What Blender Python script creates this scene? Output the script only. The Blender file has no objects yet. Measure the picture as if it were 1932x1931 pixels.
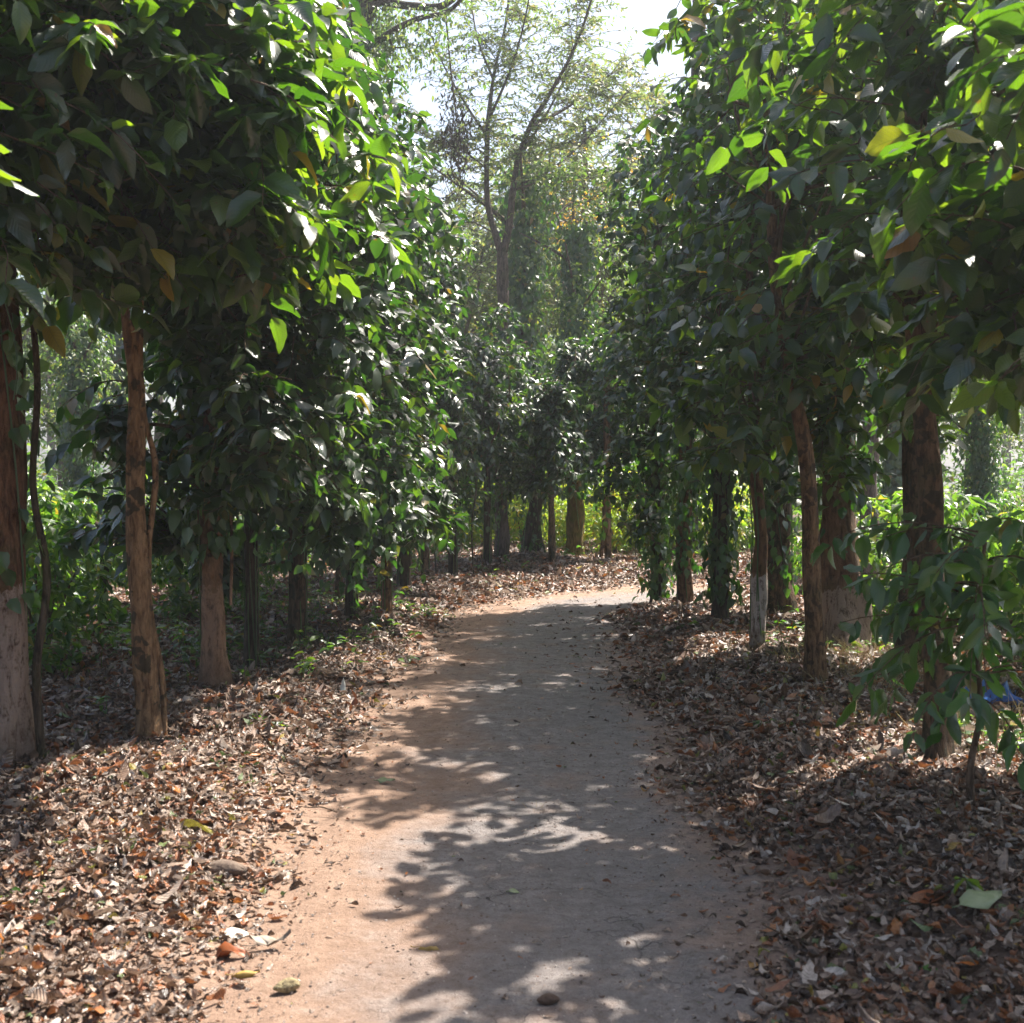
import bpy, math, random
import numpy as np
from mathutils import Vector

R = math.radians
rs = np.random.RandomState
scene = bpy.context.scene
COL = scene.collection

# ------------------------------------------------------------------ camera geometry
F = 2300.0            # focal length in pixels of a 1932 px wide picture
CAMZ = 1.65
PITCH = math.atan((966 - 905) / F)      # looking slightly down

def ray(px, py):
    x = (px - 966) / F; y = -(py - 966) / F
    c, s = math.cos(PITCH), math.sin(PITCH)
    return np.array([x, c + y * s, -s + y * c])

def at(px, py, Y):
    d = ray(px, py); k = Y / d[1]
    return np.array([d[0] * k, Y, CAMZ + d[2] * k])

# ------------------------------------------------------------------ ground shape
CL = np.array([(-.05, -6), (-.05, 0), (0, 4), (.02, 7), (.08, 10), (.18, 12.5), (.3, 14), (.62, 15.5), (1.2, 16.6), (2.2, 17.4), (3.6, 17.9), (7, 18.4), (14, 18.6), (40, 19)], float)
def catmull(P, n=12):
    P = np.asarray(P, float); Q = np.vstack([2 * P[0] - P[1], P, 2 * P[-1] - P[-2]]); out = []
    for i in range(1, len(Q) - 2):
        p0, p1, p2, p3 = Q[i - 1], Q[i], Q[i + 1], Q[i + 2]
        for t in np.linspace(0, 1, n, endpoint=False):
            out.append(.5 * ((2 * p1) + (-p0 + p2) * t + (2 * p0 - 5 * p1 + 4 * p2 - p3) * t * t + (-p0 + 3 * p1 - 3 * p2 + p3) * t ** 3))
    out.append(P[-1]); return np.array(out)
CLS = catmull(CL, 10)

def road_dist(x, y):
    """distance to the centre line, plus the side (+1 right of it)"""
    x = np.asarray(x, float); y = np.asarray(y, float)
    best = np.full(x.shape, 1e9); side = np.zeros(x.shape)
    for a, b in zip(CLS[:-1], CLS[1:]):
        d = b - a; l2 = d @ d
        t = np.clip(((x - a[0]) * d[0] + (y - a[1]) * d[1]) / l2, 0, 1)
        qx = x - a[0] - t * d[0]; qy = y - a[1] - t * d[1]
        dd = np.hypot(qx, qy); m = dd < best
        best = np.where(m, dd, best); side = np.where(m, np.sign(qx * d[1] - qy * d[0]), side)
    return best, side

_r = rs(5); _K = [(_r.uniform(.5, 2.6), _r.uniform(0, 6.28), _r.uniform(0, 6.28)) for _ in range(9)]
def wob(x, y, f=1.0):
    s = 0
    for k, a, p in _K:
        s = s + np.sin(f * k * (x * math.cos(a) + y * math.sin(a)) + p) / (.6 + k)
    return s / 2.2

def sstep(t):
    t = np.clip(t, 0, 1); return t * t * (3 - 2 * t)

def gz(x, y):
    d, s = road_dist(x, y)
    edge = d - .9 - .08 * wob(x, y, 2.0)
    z = .13 * sstep(edge / .9) + .05 * wob(x, y, 1.1) * sstep(edge / 1.0) + .03 * wob(x, y, 4.5) * sstep(edge / .5)
    z = z + .16 * sstep((d - 1.1) / 2.0) * sstep((np.asarray(y) - 14) / 5.0)
    z = z - .02 * sstep((.75 - d) / .3)
    z = z + .012 * wob(x, y, .8)
    return z

def ground_at(px, py):
    d = ray(px, py); k = CAMZ / -d[2]
    for _ in range(8):
        p = d * k; z = float(gz(np.array([p[0]]), np.array([p[1]]))[0]); k = (CAMZ - z) / -d[2]
    p = d * k; return np.array([p[0], p[1], z])

def on(x, y):
    return np.array([x, y, float(gz(np.array([x]), np.array([y]))[0])])

# ------------------------------------------------------------------ mesh helpers
def norm(a):
    return a / np.maximum(np.linalg.norm(a, axis=-1, keepdims=True), 1e-9)

class MB:
    def __init__(s): s.V = []; s.Q = []; s.UV = []; s.n = 0
    def add(s, V, Q, UV=None):
        V = np.asarray(V, float).reshape(-1, 3); Q = np.asarray(Q, int).reshape(-1, 4)
        s.V.append(V); s.Q.append(Q + s.n); s.n += len(V)
        s.UV.append(np.zeros((len(V), 2)) if UV is None else np.asarray(UV, float).reshape(-1, 2))
    def mesh(s, name, mat, smooth=True):
        V = np.concatenate(s.V); Q = np.concatenate(s.Q); UV = np.concatenate(s.UV)
        me = bpy.data.meshes.new(name)
        me.vertices.add(len(V)); me.vertices.foreach_set('co', V.astype(np.float32).ravel())
        me.loops.add(Q.size); me.loops.foreach_set('vertex_index', Q.astype(np.int32).ravel())
        me.polygons.add(len(Q)); me.polygons.foreach_set('loop_start', np.arange(0, Q.size, 4, dtype=np.int32))
        me.update(calc_edges=True)
        me.polygons.foreach_set('use_smooth', np.full(len(Q), smooth, dtype=bool))
        uv = me.uv_layers.new(name='UVMap'); uv.data.foreach_set('uv', UV[Q.ravel()].astype(np.float32).ravel())
        me.materials.append(mat); return me
    def obj(s, name, mat, parent=None, smooth=True, loc=None):
        o = bpy.data.objects.new(name, s.mesh(name, mat, smooth)); COL.objects.link(o)
        if parent is not None: o.parent = parent
        if loc is not None: o.location = [float(v) for v in loc]
        return o

def tag(o, label=None, cat=None, group=None, kind=None):
    for k, v in (('label', label), ('category', cat), ('group', group), ('kind', kind)):
        if v: o[k] = v
    return o

def empty(name, loc, label, cat, group=None, rz=0, sc=1):
    o = bpy.data.objects.new(name, None); COL.objects.link(o); o.empty_display_size = .2
    o.location = [float(v) for v in loc]; o.rotation_euler.z = rz; o.scale = (sc, sc, sc)
    return tag(o, label, cat, group)

def copy_thing(src, loc, rz, sc, label, group=None):
    r = src.copy(); COL.objects.link(r); r.location = [float(v) for v in loc]; r.rotation_euler.z = rz; r.scale = (sc, sc, sc)
    r['label'] = label
    if group: r['group'] = group
    for ch in list(src.children):
        c = ch.copy(); COL.objects.link(c); c.parent = r
    return r

def tubes(mb, P, Rd, n=5):
    """P (T,K,3) centre lines, Rd (T,K) radii; all T tubes at once"""
    P = np.asarray(P, float); Rd = np.asarray(Rd, float)
    T, K, _ = P.shape
    tan = np.gradient(P, axis=1); tan = norm(tan)
    ref = np.where(np.abs(tan[..., 2:3]) > .9, np.array([1., 0, 0]), np.array([0, 0, 1.]))
    ref = np.where(np.abs(tan[:, :1, 2:3]) > .9, np.array([1., 0, 0]), np.array([0, 0, 1.])) + 0 * tan
    A = norm(np.cross(tan, ref)); B = np.cross(tan, A)
    th = np.arange(n) * 2 * math.pi / n
    ring = A[:, :, None] * np.cos(th)[None, None, :, None] + B[:, :, None] * np.sin(th)[None, None, :, None]
    V = P[:, :, None] + ring * Rd[:, :, None, None]
    i = np.arange(K - 1)[:, None] * n + np.arange(n)[None]; j = np.arange(K - 1)[:, None] * n + (np.arange(n)[None] + 1) % n
    q = np.stack([i, j, j + n, i + n], -1).reshape(-1, 4)
    Q = (q[None] + (np.arange(T) * K * n)[:, None, None]).reshape(-1, 4)
    mb.add(V, Q)

def limb(mb, pts, r0, r1, n=8, seed=0, bump=.0, k=6, flare=0.0, power=1.0):
    """one thick limb along a smooth path, with an uneven surface"""
    P = catmull(pts, k); K = len(P); t = np.linspace(0, 1, K)
    rad = r0 + (r1 - r0) * t ** power
    rg = rs(seed); tan = norm(np.gradient(P, axis=0))
    ref = np.array([1., 0, 0]) if abs(tan[0, 2]) > .7 else np.array([0, 0, 1.])
    A = norm(np.cross(tan, ref)); B = np.cross(tan, A); th = np.arange(n) * 2 * math.pi / n
    L = np.concatenate([[0], np.cumsum(np.linalg.norm(np.diff(P, axis=0), axis=1))])
    rr = rad[:, None] * np.ones((K, n))
    for q in range(7):
        f = rg.uniform(1, 7); m = rg.randint(1, 5); ph = rg.uniform(0, 6.28, 2)
        rr = rr * (1 + bump * .45 * np.sin(m * th[None] + ph[0] + rg.uniform(-.8, .8) * L[:, None]) * np.sin(f * L[:, None] + ph[1]))
    if flare:
        lob = 1 + .5 * np.sin(3 * th + rg.uniform(0, 6))[None]
        rr = rr * (1 + flare * lob * np.exp(-L[:, None] / (2.2 * r0)))
    V = P[:, None] + (A[:, None] * np.cos(th)[None, :, None] + B[:, None] * np.sin(th)[None, :, None]) * rr[..., None]
    i = np.arange(K - 1)[:, None] * n + np.arange(n)[None]; j = np.arange(K - 1)[:, None] * n + (np.arange(n)[None] + 1) % n
    Q = np.stack([i, j, j + n, i + n], -1).reshape(-1, 4)
    mb.add(V, Q)

# ------------------------------------------------------------------ leaves
def leaf_templates(nx, ny, kind, count, seed, curl=0.0):
    out = []; rg = rs(seed)
    for c in range(count):
        u = np.linspace(-1, 1, nx + 1); v = np.linspace(0, 1, ny + 1)
        vv, uu = np.meshgrid(v, u, indexing='ij')
        if kind == 'ovate':    w = np.sin(math.pi * np.clip(vv, 0, 1) ** .85) ** .75 * (1 - .25 * vv)
        elif kind == 'heart':  w = np.sin(math.pi * np.clip(vv, 0.0, 1) ** .62) ** .8 * (1 - .2 * vv)
        else:                  w = np.sin(math.pi * np.clip(vv, 0, 1)) ** .6
        w = w * .98 + .03
        w = w * (1 + .06 * np.sin(vv * rg.uniform(14, 22) + rg.uniform(0, 6)) * (np.abs(uu) > .9))
        x = uu * w * .5 + rg.uniform(-.05, .05) * np.sin(vv * 3.1)
        y = vv * 1.0
        droop = rg.uniform(.08, .38); fold = rg.uniform(.05, .45)
        z = -droop * vv ** 2 + fold * np.abs(x) * (1 if rg.rand() > .25 else -.7)
        z = z + rg.uniform(.02, .05) * np.sin(vv * rg.uniform(7, 13) + rg.uniform(0, 6)) * np.abs(uu) * np.sign(uu + rg.uniform(-.4, .4))
        if curl:
            a = rg.uniform(-curl, curl) + .5 * np.sign(rg.uniform(-1, 1)); b = rg.uniform(-curl, curl); tw = rg.uniform(-1, 1) * curl * .5
            xx = x * 1.0
            ang = xx * a * 4
            rad = 1 / (a * 4 + 1e-6)
            x = np.sin(ang) * rad; z = (1 - np.cos(ang)) * rad + b * .5 * (vv - .5) ** 2 * 2 + .06 * np.sin(vv * rg.uniform(5, 12) + uu * 2)
            cs, sn = np.cos(tw * (vv - .5)), np.sin(tw * (vv - .5))
            x, z = x * cs - z * sn, x * sn + z * cs
            y = y * (1 - .15 * abs(b))
        V = np.stack([x, y, z], -1).reshape(-1, 3)
        UV = np.stack([(uu + 1) / 2, vv], -1).reshape(-1, 2)
        i = np.arange(ny)[:, None] * (nx + 1) + np.arange(nx)[None]
        Q = np.stack([i, i + 1, i + nx + 2, i + nx + 1], -1).reshape(-1, 4)
        out.append((V, Q, UV))
    return out

T_NEAR = leaf_templates(4, 7, 'ovate', 8, 11)
T_MID = leaf_templates(2, 5, 'ovate', 6, 12)
T_FAR = leaf_templates(2, 2, 'ovate', 5, 13)
T_HEART = leaf_templates(4, 6, 'heart', 6, 14)
T_HEART_M = leaf_templates(2, 4, 'heart', 5, 15)
T_FINE = leaf_templates(1, 1, 'o', 1, 16)
T_FINE = [(np.array([(-.08, 0, 0), (.08, 0, 0), (.5, .5, .0), (-.5, .5, 0), (.05, 1, -.1), (-.05, 1, -.1)], float), np.array([(0, 1, 2, 3), (3, 2, 4, 5)]), np.array([(.4, 0), (.6, 0), (1, .5), (0, .5), (.6, 1), (.4, 1)], float))]
T_DRY = leaf_templates(3, 5, 'ovate', 14, 17, curl=1.1)
T_DRYF = leaf_templates(2, 3, 'ovate', 10, 18, curl=1.0)

def add_leaves(mb, P, D, N, L, W, temps, rg):
    if len(P) == 0: return
    D = norm(D); N = norm(N - D * np.sum(N * D, -1, keepdims=True)); X = np.cross(D, N)
    ti = rg.randint(0, len(temps), len(P))
    for k, (V, Q, UV) in enumerate(temps):
        m = ti == k; n = int(m.sum())
        if not n: continue
        p, d, nn, x, l, w = P[m], D[m], N[m], X[m], L[m], W[m]
        out = p[:, None] + x[:, None] * (V[None, :, 0:1] * w[:, None, None]) + d[:, None] * (V[None, :, 1:2] * l[:, None, None]) + nn[:, None] * (V[None, :, 2:3] * l[:, None, None])
        q = (Q[None] + (np.arange(n) * len(V))[:, None, None]).reshape(-1, 4)
        mb.add(out, q, np.tile(UV, (n, 1)))

def lump(a, h, ph):
    return 1 + .20 * np.sin(2 * a + ph[0] + 1.1 * h) * np.sin(1.9 * h + ph[1]) + .14 * np.sin(5 * a + ph[2] - 1.7 * h) + .1 * np.sin(3.7 * h + ph[3] + 3 * a)

def make_twigs(rg, lobes, per, K=6, droop=(.1, .7), length=(.35, .8)):
    """twigs that fill lobes (cx, cy, zb, zt, rad, n): returns (T,K,3)"""
    out = []; roots = []
    for (cx, cy, zb, zt, rad, n) in lobes:
        n = int(n * per); ph = rg.uniform(0, 6.28, 4)
        h = rg.uniform(0, 1, n) ** .9; a = rg.uniform(0, 6.2832, n)
        prof = np.sin(math.pi * (.13 + .76 * h)) ** .55
        rho = rg.uniform(.05, 1, n) ** .55
        z = zb + (zt - zb) * h
        r = rad * prof * lump(a, z, ph) * rho
        s = np.stack([cx + r * np.cos(a), cy + r * np.sin(a), z], -1)
        fr = 2.6 / max(rad, .6) ** .5
        cl_ = np.sin(s[:, 0] * fr * 1.3 + ph[0]) * np.sin(s[:, 2] * fr * 1.5 + ph[1]) + np.sin(s[:, 1] * fr * 1.2 + ph[2] + s[:, 2] * fr * .8) * .7 + .4 * np.sin(s[:, 0] * fr * 3.1 + s[:, 2] * fr * 2.7 + ph[3])
        kp = (cl_ > -.5) | (rg.rand(n) < .18); s = s[kp]; a = a[kp]; n = len(a)
        az = a + rg.normal(0, .55, n); el = rg.uniform(-.35, .55, n)
        d = np.stack([np.cos(az) * np.cos(el), np.sin(az) * np.cos(el), np.sin(el)], -1)
        Ln = rg.uniform(length[0], length[1], n) * min(1, .4 + rad * .5); g = rg.uniform(droop[0], droop[1], n)
        s = s - d * Ln[:, None] * .75
        t = np.linspace(0, 1, K)[None, :, None]
        wv = rg.normal(0, .06, (n, 1, 3)) * np.sin(t * 5 + rg.uniform(0, 6, (n, 1, 1)))
        P = s[:, None] + d[:, None] * Ln[:, None, None] * t + np.array([0, 0, -1.]) * (g * Ln)[:, None, None] * t ** 2 + wv * Ln[:, None, None]
        out.append(P); roots.append(np.tile([[cx, cy, zb, zt]], (n, 1)))
    return np.concatenate(out), np.concatenate(roots)

def twig_leaves(mb, rg, P, nodes, Lr, temps, droop=.35, aspect=.56, keep=.93, Nup=.42):
    T, K, _ = P.shape
    for j in range(nodes):
        t = (.12 + .88 * (j + rg.uniform(.1, .9, T)) / nodes) * (K - 1); i = np.minimum(t.astype(int), K - 2); f = (t - i)[:, None]
        ar = np.arange(T); p = P[ar, i] * (1 - f) + P[ar, i + 1] * f; tan = norm(P[ar, i + 1] - P[ar, i])
        side0 = norm(np.cross(tan, [0, 0, 1.])); b0 = np.cross(side0, tan)
        for sg in (-1, 1):
            th = rg.normal(0, .45, T)
            s = side0 * (np.cos(th) * sg)[:, None] + b0 * np.sin(th)[:, None]
            dr = rg.uniform(.0, 1.6, T) * droop
            D = tan * rg.uniform(.15, .9, T)[:, None] + s * rg.uniform(.6, 1.1, T)[:, None] + np.array([0, 0, -1.]) * dr[:, None]
            N = np.array([0, 0, 1.]) + rg.normal(0, Nup, (T, 3)) + tan * .35
            L = rg.uniform(Lr[0], Lr[1], T); m = rg.rand(T) < keep
            D = norm(D)
            add_leaves(mb, (p + D * .012)[m], D[m], N[m], L[m], (L * aspect * rg.uniform(.85, 1.12, T))[m], temps, rg)
    # leaves at the very tip
    D = norm(P[:, -1] - P[:, -2] + rg.normal(0, .25, (T, 3)) + np.array([0, 0, -.3]))
    N = np.array([0, 0, 1.]) + rg.normal(0, .4, (T, 3)); L = rg.uniform(Lr[0] * .7, Lr[1], T)
    add_leaves(mb, P[:, -1], D, N, L, L * aspect, temps, rg)

def vine_leaves(mb, rg, axis_pts, z0, z1, rad, n, Lr, temps):
    """heart leaves hanging on a trunk: axis_pts (K,3) trunk line"""
    z = rg.uniform(z0, z1, n); A = np.asarray(axis_pts); cx = np.interp(z, A[:, 2], A[:, 0]); cy = np.interp(z, A[:, 2], A[:, 1])
    a = rg.uniform(0, 6.2832, n); ph = rg.uniform(0, 6.28, 4)
    r = rad[0] + (rad[1] - rad[0]) * rg.uniform(0, 1, n) ** 1.3 * lump(a, z * 1.5, ph) * (.45 + .55 * (z - z0) / max(z1 - z0, .1))
    out = np.stack([np.cos(a), np.sin(a), np.zeros(n)], -1)
    P = np.stack([cx, cy, z], -1) + out * r[:, None]
    D = np.array([0, 0, -1.]) + rg.normal(0, .35, (n, 3)) + out * rg.uniform(0, .6, n)[:, None]
    N = out + rg.normal(0, .45, (n, 3)) + np.array([0, 0, .5])
    L = rg.uniform(Lr[0], Lr[1], n)
    add_leaves(mb, P, D, N, L, L * .72, temps, rg)

# ------------------------------------------------------------------ materials
def mat(name):
    m = bpy.data.materials.new(name); m.use_nodes = True; nt = m.node_tree; nt.nodes.clear()
    out = nt.nodes.new('ShaderNodeOutputMaterial'); return m, nt, out
def nd(nt, t, **kw):
    n = nt.nodes.new(t)
    for k, v in kw.items():
        if k.startswith('i_'):
            key = k[2:]; key = int(key) if key.isdigit() else key.replace('_', ' ')
            n.inputs[key].default_value = v
        else: setattr(n, k, v)
    return n
def ramp(nt, src, stops, interp='LINEAR'):
    n = nt.nodes.new('ShaderNodeValToRGB'); n.color_ramp.interpolation = interp; e = n.color_ramp.elements
    while len(e) > 1: e.remove(e[-1])
    e[0].position = stops[0][0]; e[0].color = (*stops[0][1], 1)
    for p, c in stops[1:]:
        k = e.new(p); k.color = (*c, 1)
    nt.links.new(src, n.inputs[0]); return n.outputs[0]
def math_(nt, op, a, b=None, c=None):
    n = nt.nodes.new('ShaderNodeMath'); n.operation = op
    for i, v in enumerate((a, b, c)):
        if v is None: continue
        if isinstance(v, (int, float)): n.inputs[i].default_value = v
        else: nt.links.new(v, n.inputs[i])
    return n.outputs[0]
def mixc(nt, fac, a, b, mode='MIX'):
    n = nt.nodes.new('ShaderNodeMix'); n.data_type = 'RGBA'; n.blend_type = mode
    for s, v in ((0, fac), (6, a), (7, b)):
        if isinstance(v, (int, float)): n.inputs[s].default_value = v
        elif isinstance(v, tuple): n.inputs[s].default_value = (*v, 1)
        else: nt.links.new(v, n.inputs[s])
    return n.outputs[2]
def noise(nt, vec, scale, detail=4, rough=.55, dist=0):
    n = nd(nt, 'ShaderNodeTexNoise'); n.inputs['Scale'].default_value = scale; n.inputs['Detail'].default_value = detail
    n.inputs['Roughness'].default_value = rough; n.inputs['Distortion'].default_value = dist
    if vec is not None: nt.links.new(vec, n.inputs['Vector'])
    return n.outputs['Fac']

def leaf_mat(name, base, trans, rough=.38, mixf=.42, veins=True, spec=.5, blotch=True):
    mixf = mixf * .72; trans = [(p, tuple(min(.95, v * 1.18) for v in c)) for p, c in trans]
    m, nt, out = mat(name)
    geo = nd(nt, 'ShaderNodeNewGeometry'); rnd = geo.outputs['Random Per Island']
    cb = ramp(nt, rnd, base); ct = ramp(nt, rnd, trans)
    pr = nd(nt, 'ShaderNodeBsdfPrincipled'); pr.inputs['Specular IOR Level'].default_value = spec
    tr = nd(nt, 'ShaderNodeBsdfTranslucent')
    rr = math_(nt, 'MULTIPLY_ADD', math_(nt, 'FRACT', math_(nt, 'MULTIPLY', rnd, 37.7)), .22, rough - .1)
    nt.links.new(rr, pr.inputs['Roughness'])
    if veins:
        uv = nd(nt, 'ShaderNodeUVMap'); sep = nd(nt, 'ShaderNodeSeparateXYZ'); nt.links.new(uv.outputs[0], sep.inputs[0])
        au = math_(nt, 'ABSOLUTE', math_(nt, 'SUBTRACT', sep.outputs[0], .5))
        ph = math_(nt, 'SUBTRACT', sep.outputs[1], math_(nt, 'MULTIPLY', au, .55))
        w = math_(nt, 'ABSOLUTE', math_(nt, 'SINE', math_(nt, 'MULTIPLY', ph, 30.0)))      # ribs and the cushions between
        line = math_(nt, 'SUBTRACT', 1.0, math_(nt, 'SMOOTH_MIN', math_(nt, 'MULTIPLY', w, 3.2), 1.0, .2))
        mid = math_(nt, 'LESS_THAN', au, .022)
        vn = math_(nt, 'MAXIMUM', line, mid)
        tco = nd(nt, 'ShaderNodeTexCoord')
        blo = noise(nt, tco.outputs['Object'], 22, 3)
        dark = mixc(nt, .62, ct, mixc(nt, 1.0, ct, (.35, .45, .3), 'MULTIPLY'))
        ct = mixc(nt, vn, ct, dark)
        cb = mixc(nt, math_(nt, 'MULTIPLY', vn, .35), cb, (.10, .15, .05))
        if blotch:
            bf = ramp(nt, blo, [(.66, (0, 0, 0)), (.72, (1, 1, 1))])
            sp = math_(nt, 'GREATER_THAN', math_(nt, 'FRACT', math_(nt, 'MULTIPLY', rnd, 91.3)), .55)
            bf = math_(nt, 'MULTIPLY', bf, math_(nt, 'MULTIPLY', sp, .7))
            ct = mixc(nt, bf, ct, (.45, .2, .02)); cb = mixc(nt, bf, cb, (.12, .06, .02))
        bmp = nd(nt, 'ShaderNodeBump'); bmp.inputs['Strength'].default_value = .3; bmp.inputs['Distance'].default_value = .004
        nt.links.new(math_(nt, 'SUBTRACT', w, mid), bmp.inputs['Height']); nt.links.new(bmp.outputs[0], pr.inputs['Normal'])
    nt.links.new(cb, pr.inputs['Base Color']); nt.links.new(ct, tr.inputs['Color'])
    mx = nd(nt, 'ShaderNodeMixShader'); mx.inputs[0].default_value = mixf
    nt.links.new(pr.outputs[0], mx.inputs[1]); nt.links.new(tr.outputs[0], mx.inputs[2]); nt.links.new(mx.outputs[0], out.inputs[0])
    return m

G = [(0, (.010, .024, .010)), (.45, (.016, .036, .012)), (.9, (.026, .052, .016)), (.965, (.05, .09, .02)), (.985, (.22, .16, .02)), (1, (.20, .07, .02))]
GT = [(0, (.06, .18, .008)), (.4, (.14, .33, .010)), (.8, (.26, .47, .015)), (.965, (.40, .58, .02)), (.985, (.70, .50, .02)), (1, (.58, .33, .03))]
M_COFFEE = leaf_mat('coffee_leaf', G, GT, rough=.34, spec=1.0)
M_SHADEC = leaf_mat('shaded_coffee_leaf', [(0, (.009, .023, .012)), (.6, (.015, .034, .015)), (.975, (.03, .06, .018)), (1, (.18, .12, .02))],  # darker copy of the coffee leaf, shade over the rows put into its colour
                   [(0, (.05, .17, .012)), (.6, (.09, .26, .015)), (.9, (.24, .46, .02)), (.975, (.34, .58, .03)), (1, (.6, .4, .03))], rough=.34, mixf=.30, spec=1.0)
M_PEPPER = leaf_mat('pepper_leaf', [(0, (.018, .042, .014)), (.6, (.026, .058, .018)), (.97, (.04, .075, .02)), (1, (.18, .12, .03))],
                    [(0, (.08, .28, .02)), (.6, (.13, .38, .02)), (.97, (.24, .48, .03)), (1, (.5, .3, .04))], rough=.38, mixf=.34, spec=.9)
M_BUSH = leaf_mat('bush_leaf', [(0, (.022, .05, .015)), (.6, (.04, .085, .02)), (.96, (.07, .12, .025)), (1, (.22, .16, .03))],
                  [(0, (.10, .28, .02)), (.5, (.20, .42, .03)), (.95, (.42, .62, .05)), (1, (.7, .45, .04))], rough=.36, mixf=.45, veins=False)
M_LITBUSH = leaf_mat('sunlit_bush_leaf', [(0, (.05, .09, .015)), (.6, (.09, .14, .02)), (1, (.2, .17, .03))],  # brighter copy of the bush leaf, backlight put into its yellow-green colour
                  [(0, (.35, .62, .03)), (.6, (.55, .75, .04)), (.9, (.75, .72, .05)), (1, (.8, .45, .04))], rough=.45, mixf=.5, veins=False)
M_FEATHER = leaf_mat('fine_leaf', [(0, (.05, .08, .03)), (.7, (.08, .11, .04)), (1, (.13, .12, .04))],
                  [(0, (.22, .36, .08)), (.7, (.36, .48, .12)), (1, (.5, .42, .1))], rough=.5, mixf=.4, veins=False)
M_ORANGE = leaf_mat('autumn_leaf', [(0, (.25, .14, .02)), (1, (.3, .12, .02))], [(0, (.85, .5, .04)), (.6, (.85, .62, .06)), (1, (.8, .35, .03))], rough=.5, mixf=.5, veins=False)
M_FAR = leaf_mat('canopy_leaf', [(0, (.03, .06, .02)), (.6, (.05, .09, .025)), (1, (.09, .11, .03))],
                  [(0, (.15, .32, .04)), (.6, (.26, .45, .06)), (1, (.45, .5, .08))], rough=.45, mixf=.4, veins=False)

def bark_mat(name, c1, c2, moss=(.05, .06, .02), mossf=.35, wash=None, spot=None, sc=1.0):
    m, nt, out = mat(name); tc = nd(nt, 'ShaderNodeTexCoord'); ob = tc.outputs['Object']
    mp = nd(nt, 'ShaderNodeMapping'); mp.inputs['Scale'].default_value = (1, 1, .26); nt.links.new(ob, mp.inputs[0])
    a = noise(nt, mp.outputs[0], 34 * sc, 6, .65, .5); b = noise(nt, ob, 5 * sc, 4); fine = noise(nt, ob, 60, 3)
    c = ramp(nt, a, [(.38, c1), (.54, c2), (.72, tuple(min(1, v * 1.45) for v in c2))])
    c = mixc(nt, ramp(nt, b, [(.5, (0, 0, 0)), (.62, (mossf,) * 3)]), c, moss)
    if spot:
        s = noise(nt, ob, 11, 3, .5, .3)
        c = mixc(nt, ramp(nt, s, [(.56, (0, 0, 0)), (.6, (.85, .85, .85))]), c, spot)
    if wash:
        sep = nd(nt, 'ShaderNodeSeparateXYZ'); nt.links.new(ob, sep.inputs[0])
        lim = math_(nt, 'ADD', sep.outputs[2], math_(nt, 'ADD', math_(nt, 'MULTIPLY', math_(nt, 'SUBTRACT', a, .5), .3), math_(nt, 'MULTIPLY', math_(nt, 'SUBTRACT', b, .5), .35)))
        k = math_(nt, 'LESS_THAN', lim, wash[0])
        wear = ramp(nt, math_(nt, 'ADD', math_(nt, 'MULTIPLY', a, .7), math_(nt, 'MULTIPLY', fine, .3)), [(.36, (0, 0, 0)), (.5, (wash[2],) * 3)])
        c = mixc(nt, math_(nt, 'MULTIPLY', k, wear), c, wash[1])
        low = ramp(nt, math_(nt, 'MULTIPLY', lim, 4.0), [(.2, (1, 1, 1)), (1, (0, 0, 0))])
        c = mixc(nt, math_(nt, 'MULTIPLY', low, .7), c, (.11, .065, .04))
    pr = nd(nt, 'ShaderNodeBsdfPrincipled'); pr.inputs['Roughness'].default_value = .9; pr.inputs['Specular IOR Level'].default_value = .25
    nt.links.new(c, pr.inputs['Base Color'])
    bm = nd(nt, 'ShaderNodeBump'); bm.inputs['Strength'].default_value = 1.0; bm.inputs['Distance'].default_value = .035
    nt.links.new(math_(nt, 'ADD', a, math_(nt, 'MULTIPLY', fine, .25)), bm.inputs['Height']); nt.links.new(bm.outputs[0], pr.inputs['Normal'])
    nt.links.new(pr.outputs[0], out.inputs[0]); return m

WASH = (.42, .34, .29)
M_BARK = bark_mat('brown_bark', (.04, .028, .018), (.14, .09, .055), spot=(.035, .032, .02))
M_BARK_DARK = bark_mat('dark_bark', (.025, .02, .015), (.075, .055, .038))
M_BARK_RED = bark_mat('reddish_bark', (.07, .04, .024), (.22, .13, .07), mossf=.3, spot=(.06, .04, .028))
M_BARK_SPOT = bark_mat('mottled_bark', (.11, .06, .032), (.25, .15, .08), mossf=.1, spot=(.04, .035, .022))
M_BARK_L1 = bark_mat('washed_dark_bark', (.06, .03, .018), (.15, .08, .045), wash=(.95, (.34, .26, .21), .75))
M_BARK_L3 = bark_mat('washed_red_bark', (.10, .055, .03), (.22, .12, .065), wash=(.75, (.34, .21, .14), .7), spot=(.04, .028, .02))
M_BARK_R2 = bark_mat('washed_slim_bark', (.07, .04, .025), (.19, .11, .06), wash=(.66, (.50, .44, .39), .85))
M_BARK_R5 = bark_mat('washed_thick_bark', (.07, .045, .03), (.17, .105, .065), wash=(.60, (.36, .28, .23), .75), sc=.7)
M_BARK_GREY = bark_mat('grey_bark', (.05, .038, .032), (.13, .10, .085))
M_MOSSY = bark_mat('mossy_bark', (.10, .07, .02), (.22, .15, .05), moss=(.12, .13, .02), mossf=.8)
M_TWIG = bark_mat('twig_bark', (.07, .045, .03), (.16, .11, .075), mossf=.1)

def soil_nodes(nt):
    geo = nd(nt, 'ShaderNodeNewGeometry'); pos = geo.outputs['Position']
    return pos, noise(nt, pos, 1.3, 5), noise(nt, pos, 9, 6, .65), noise(nt, pos, 70, 5, .7)

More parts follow.
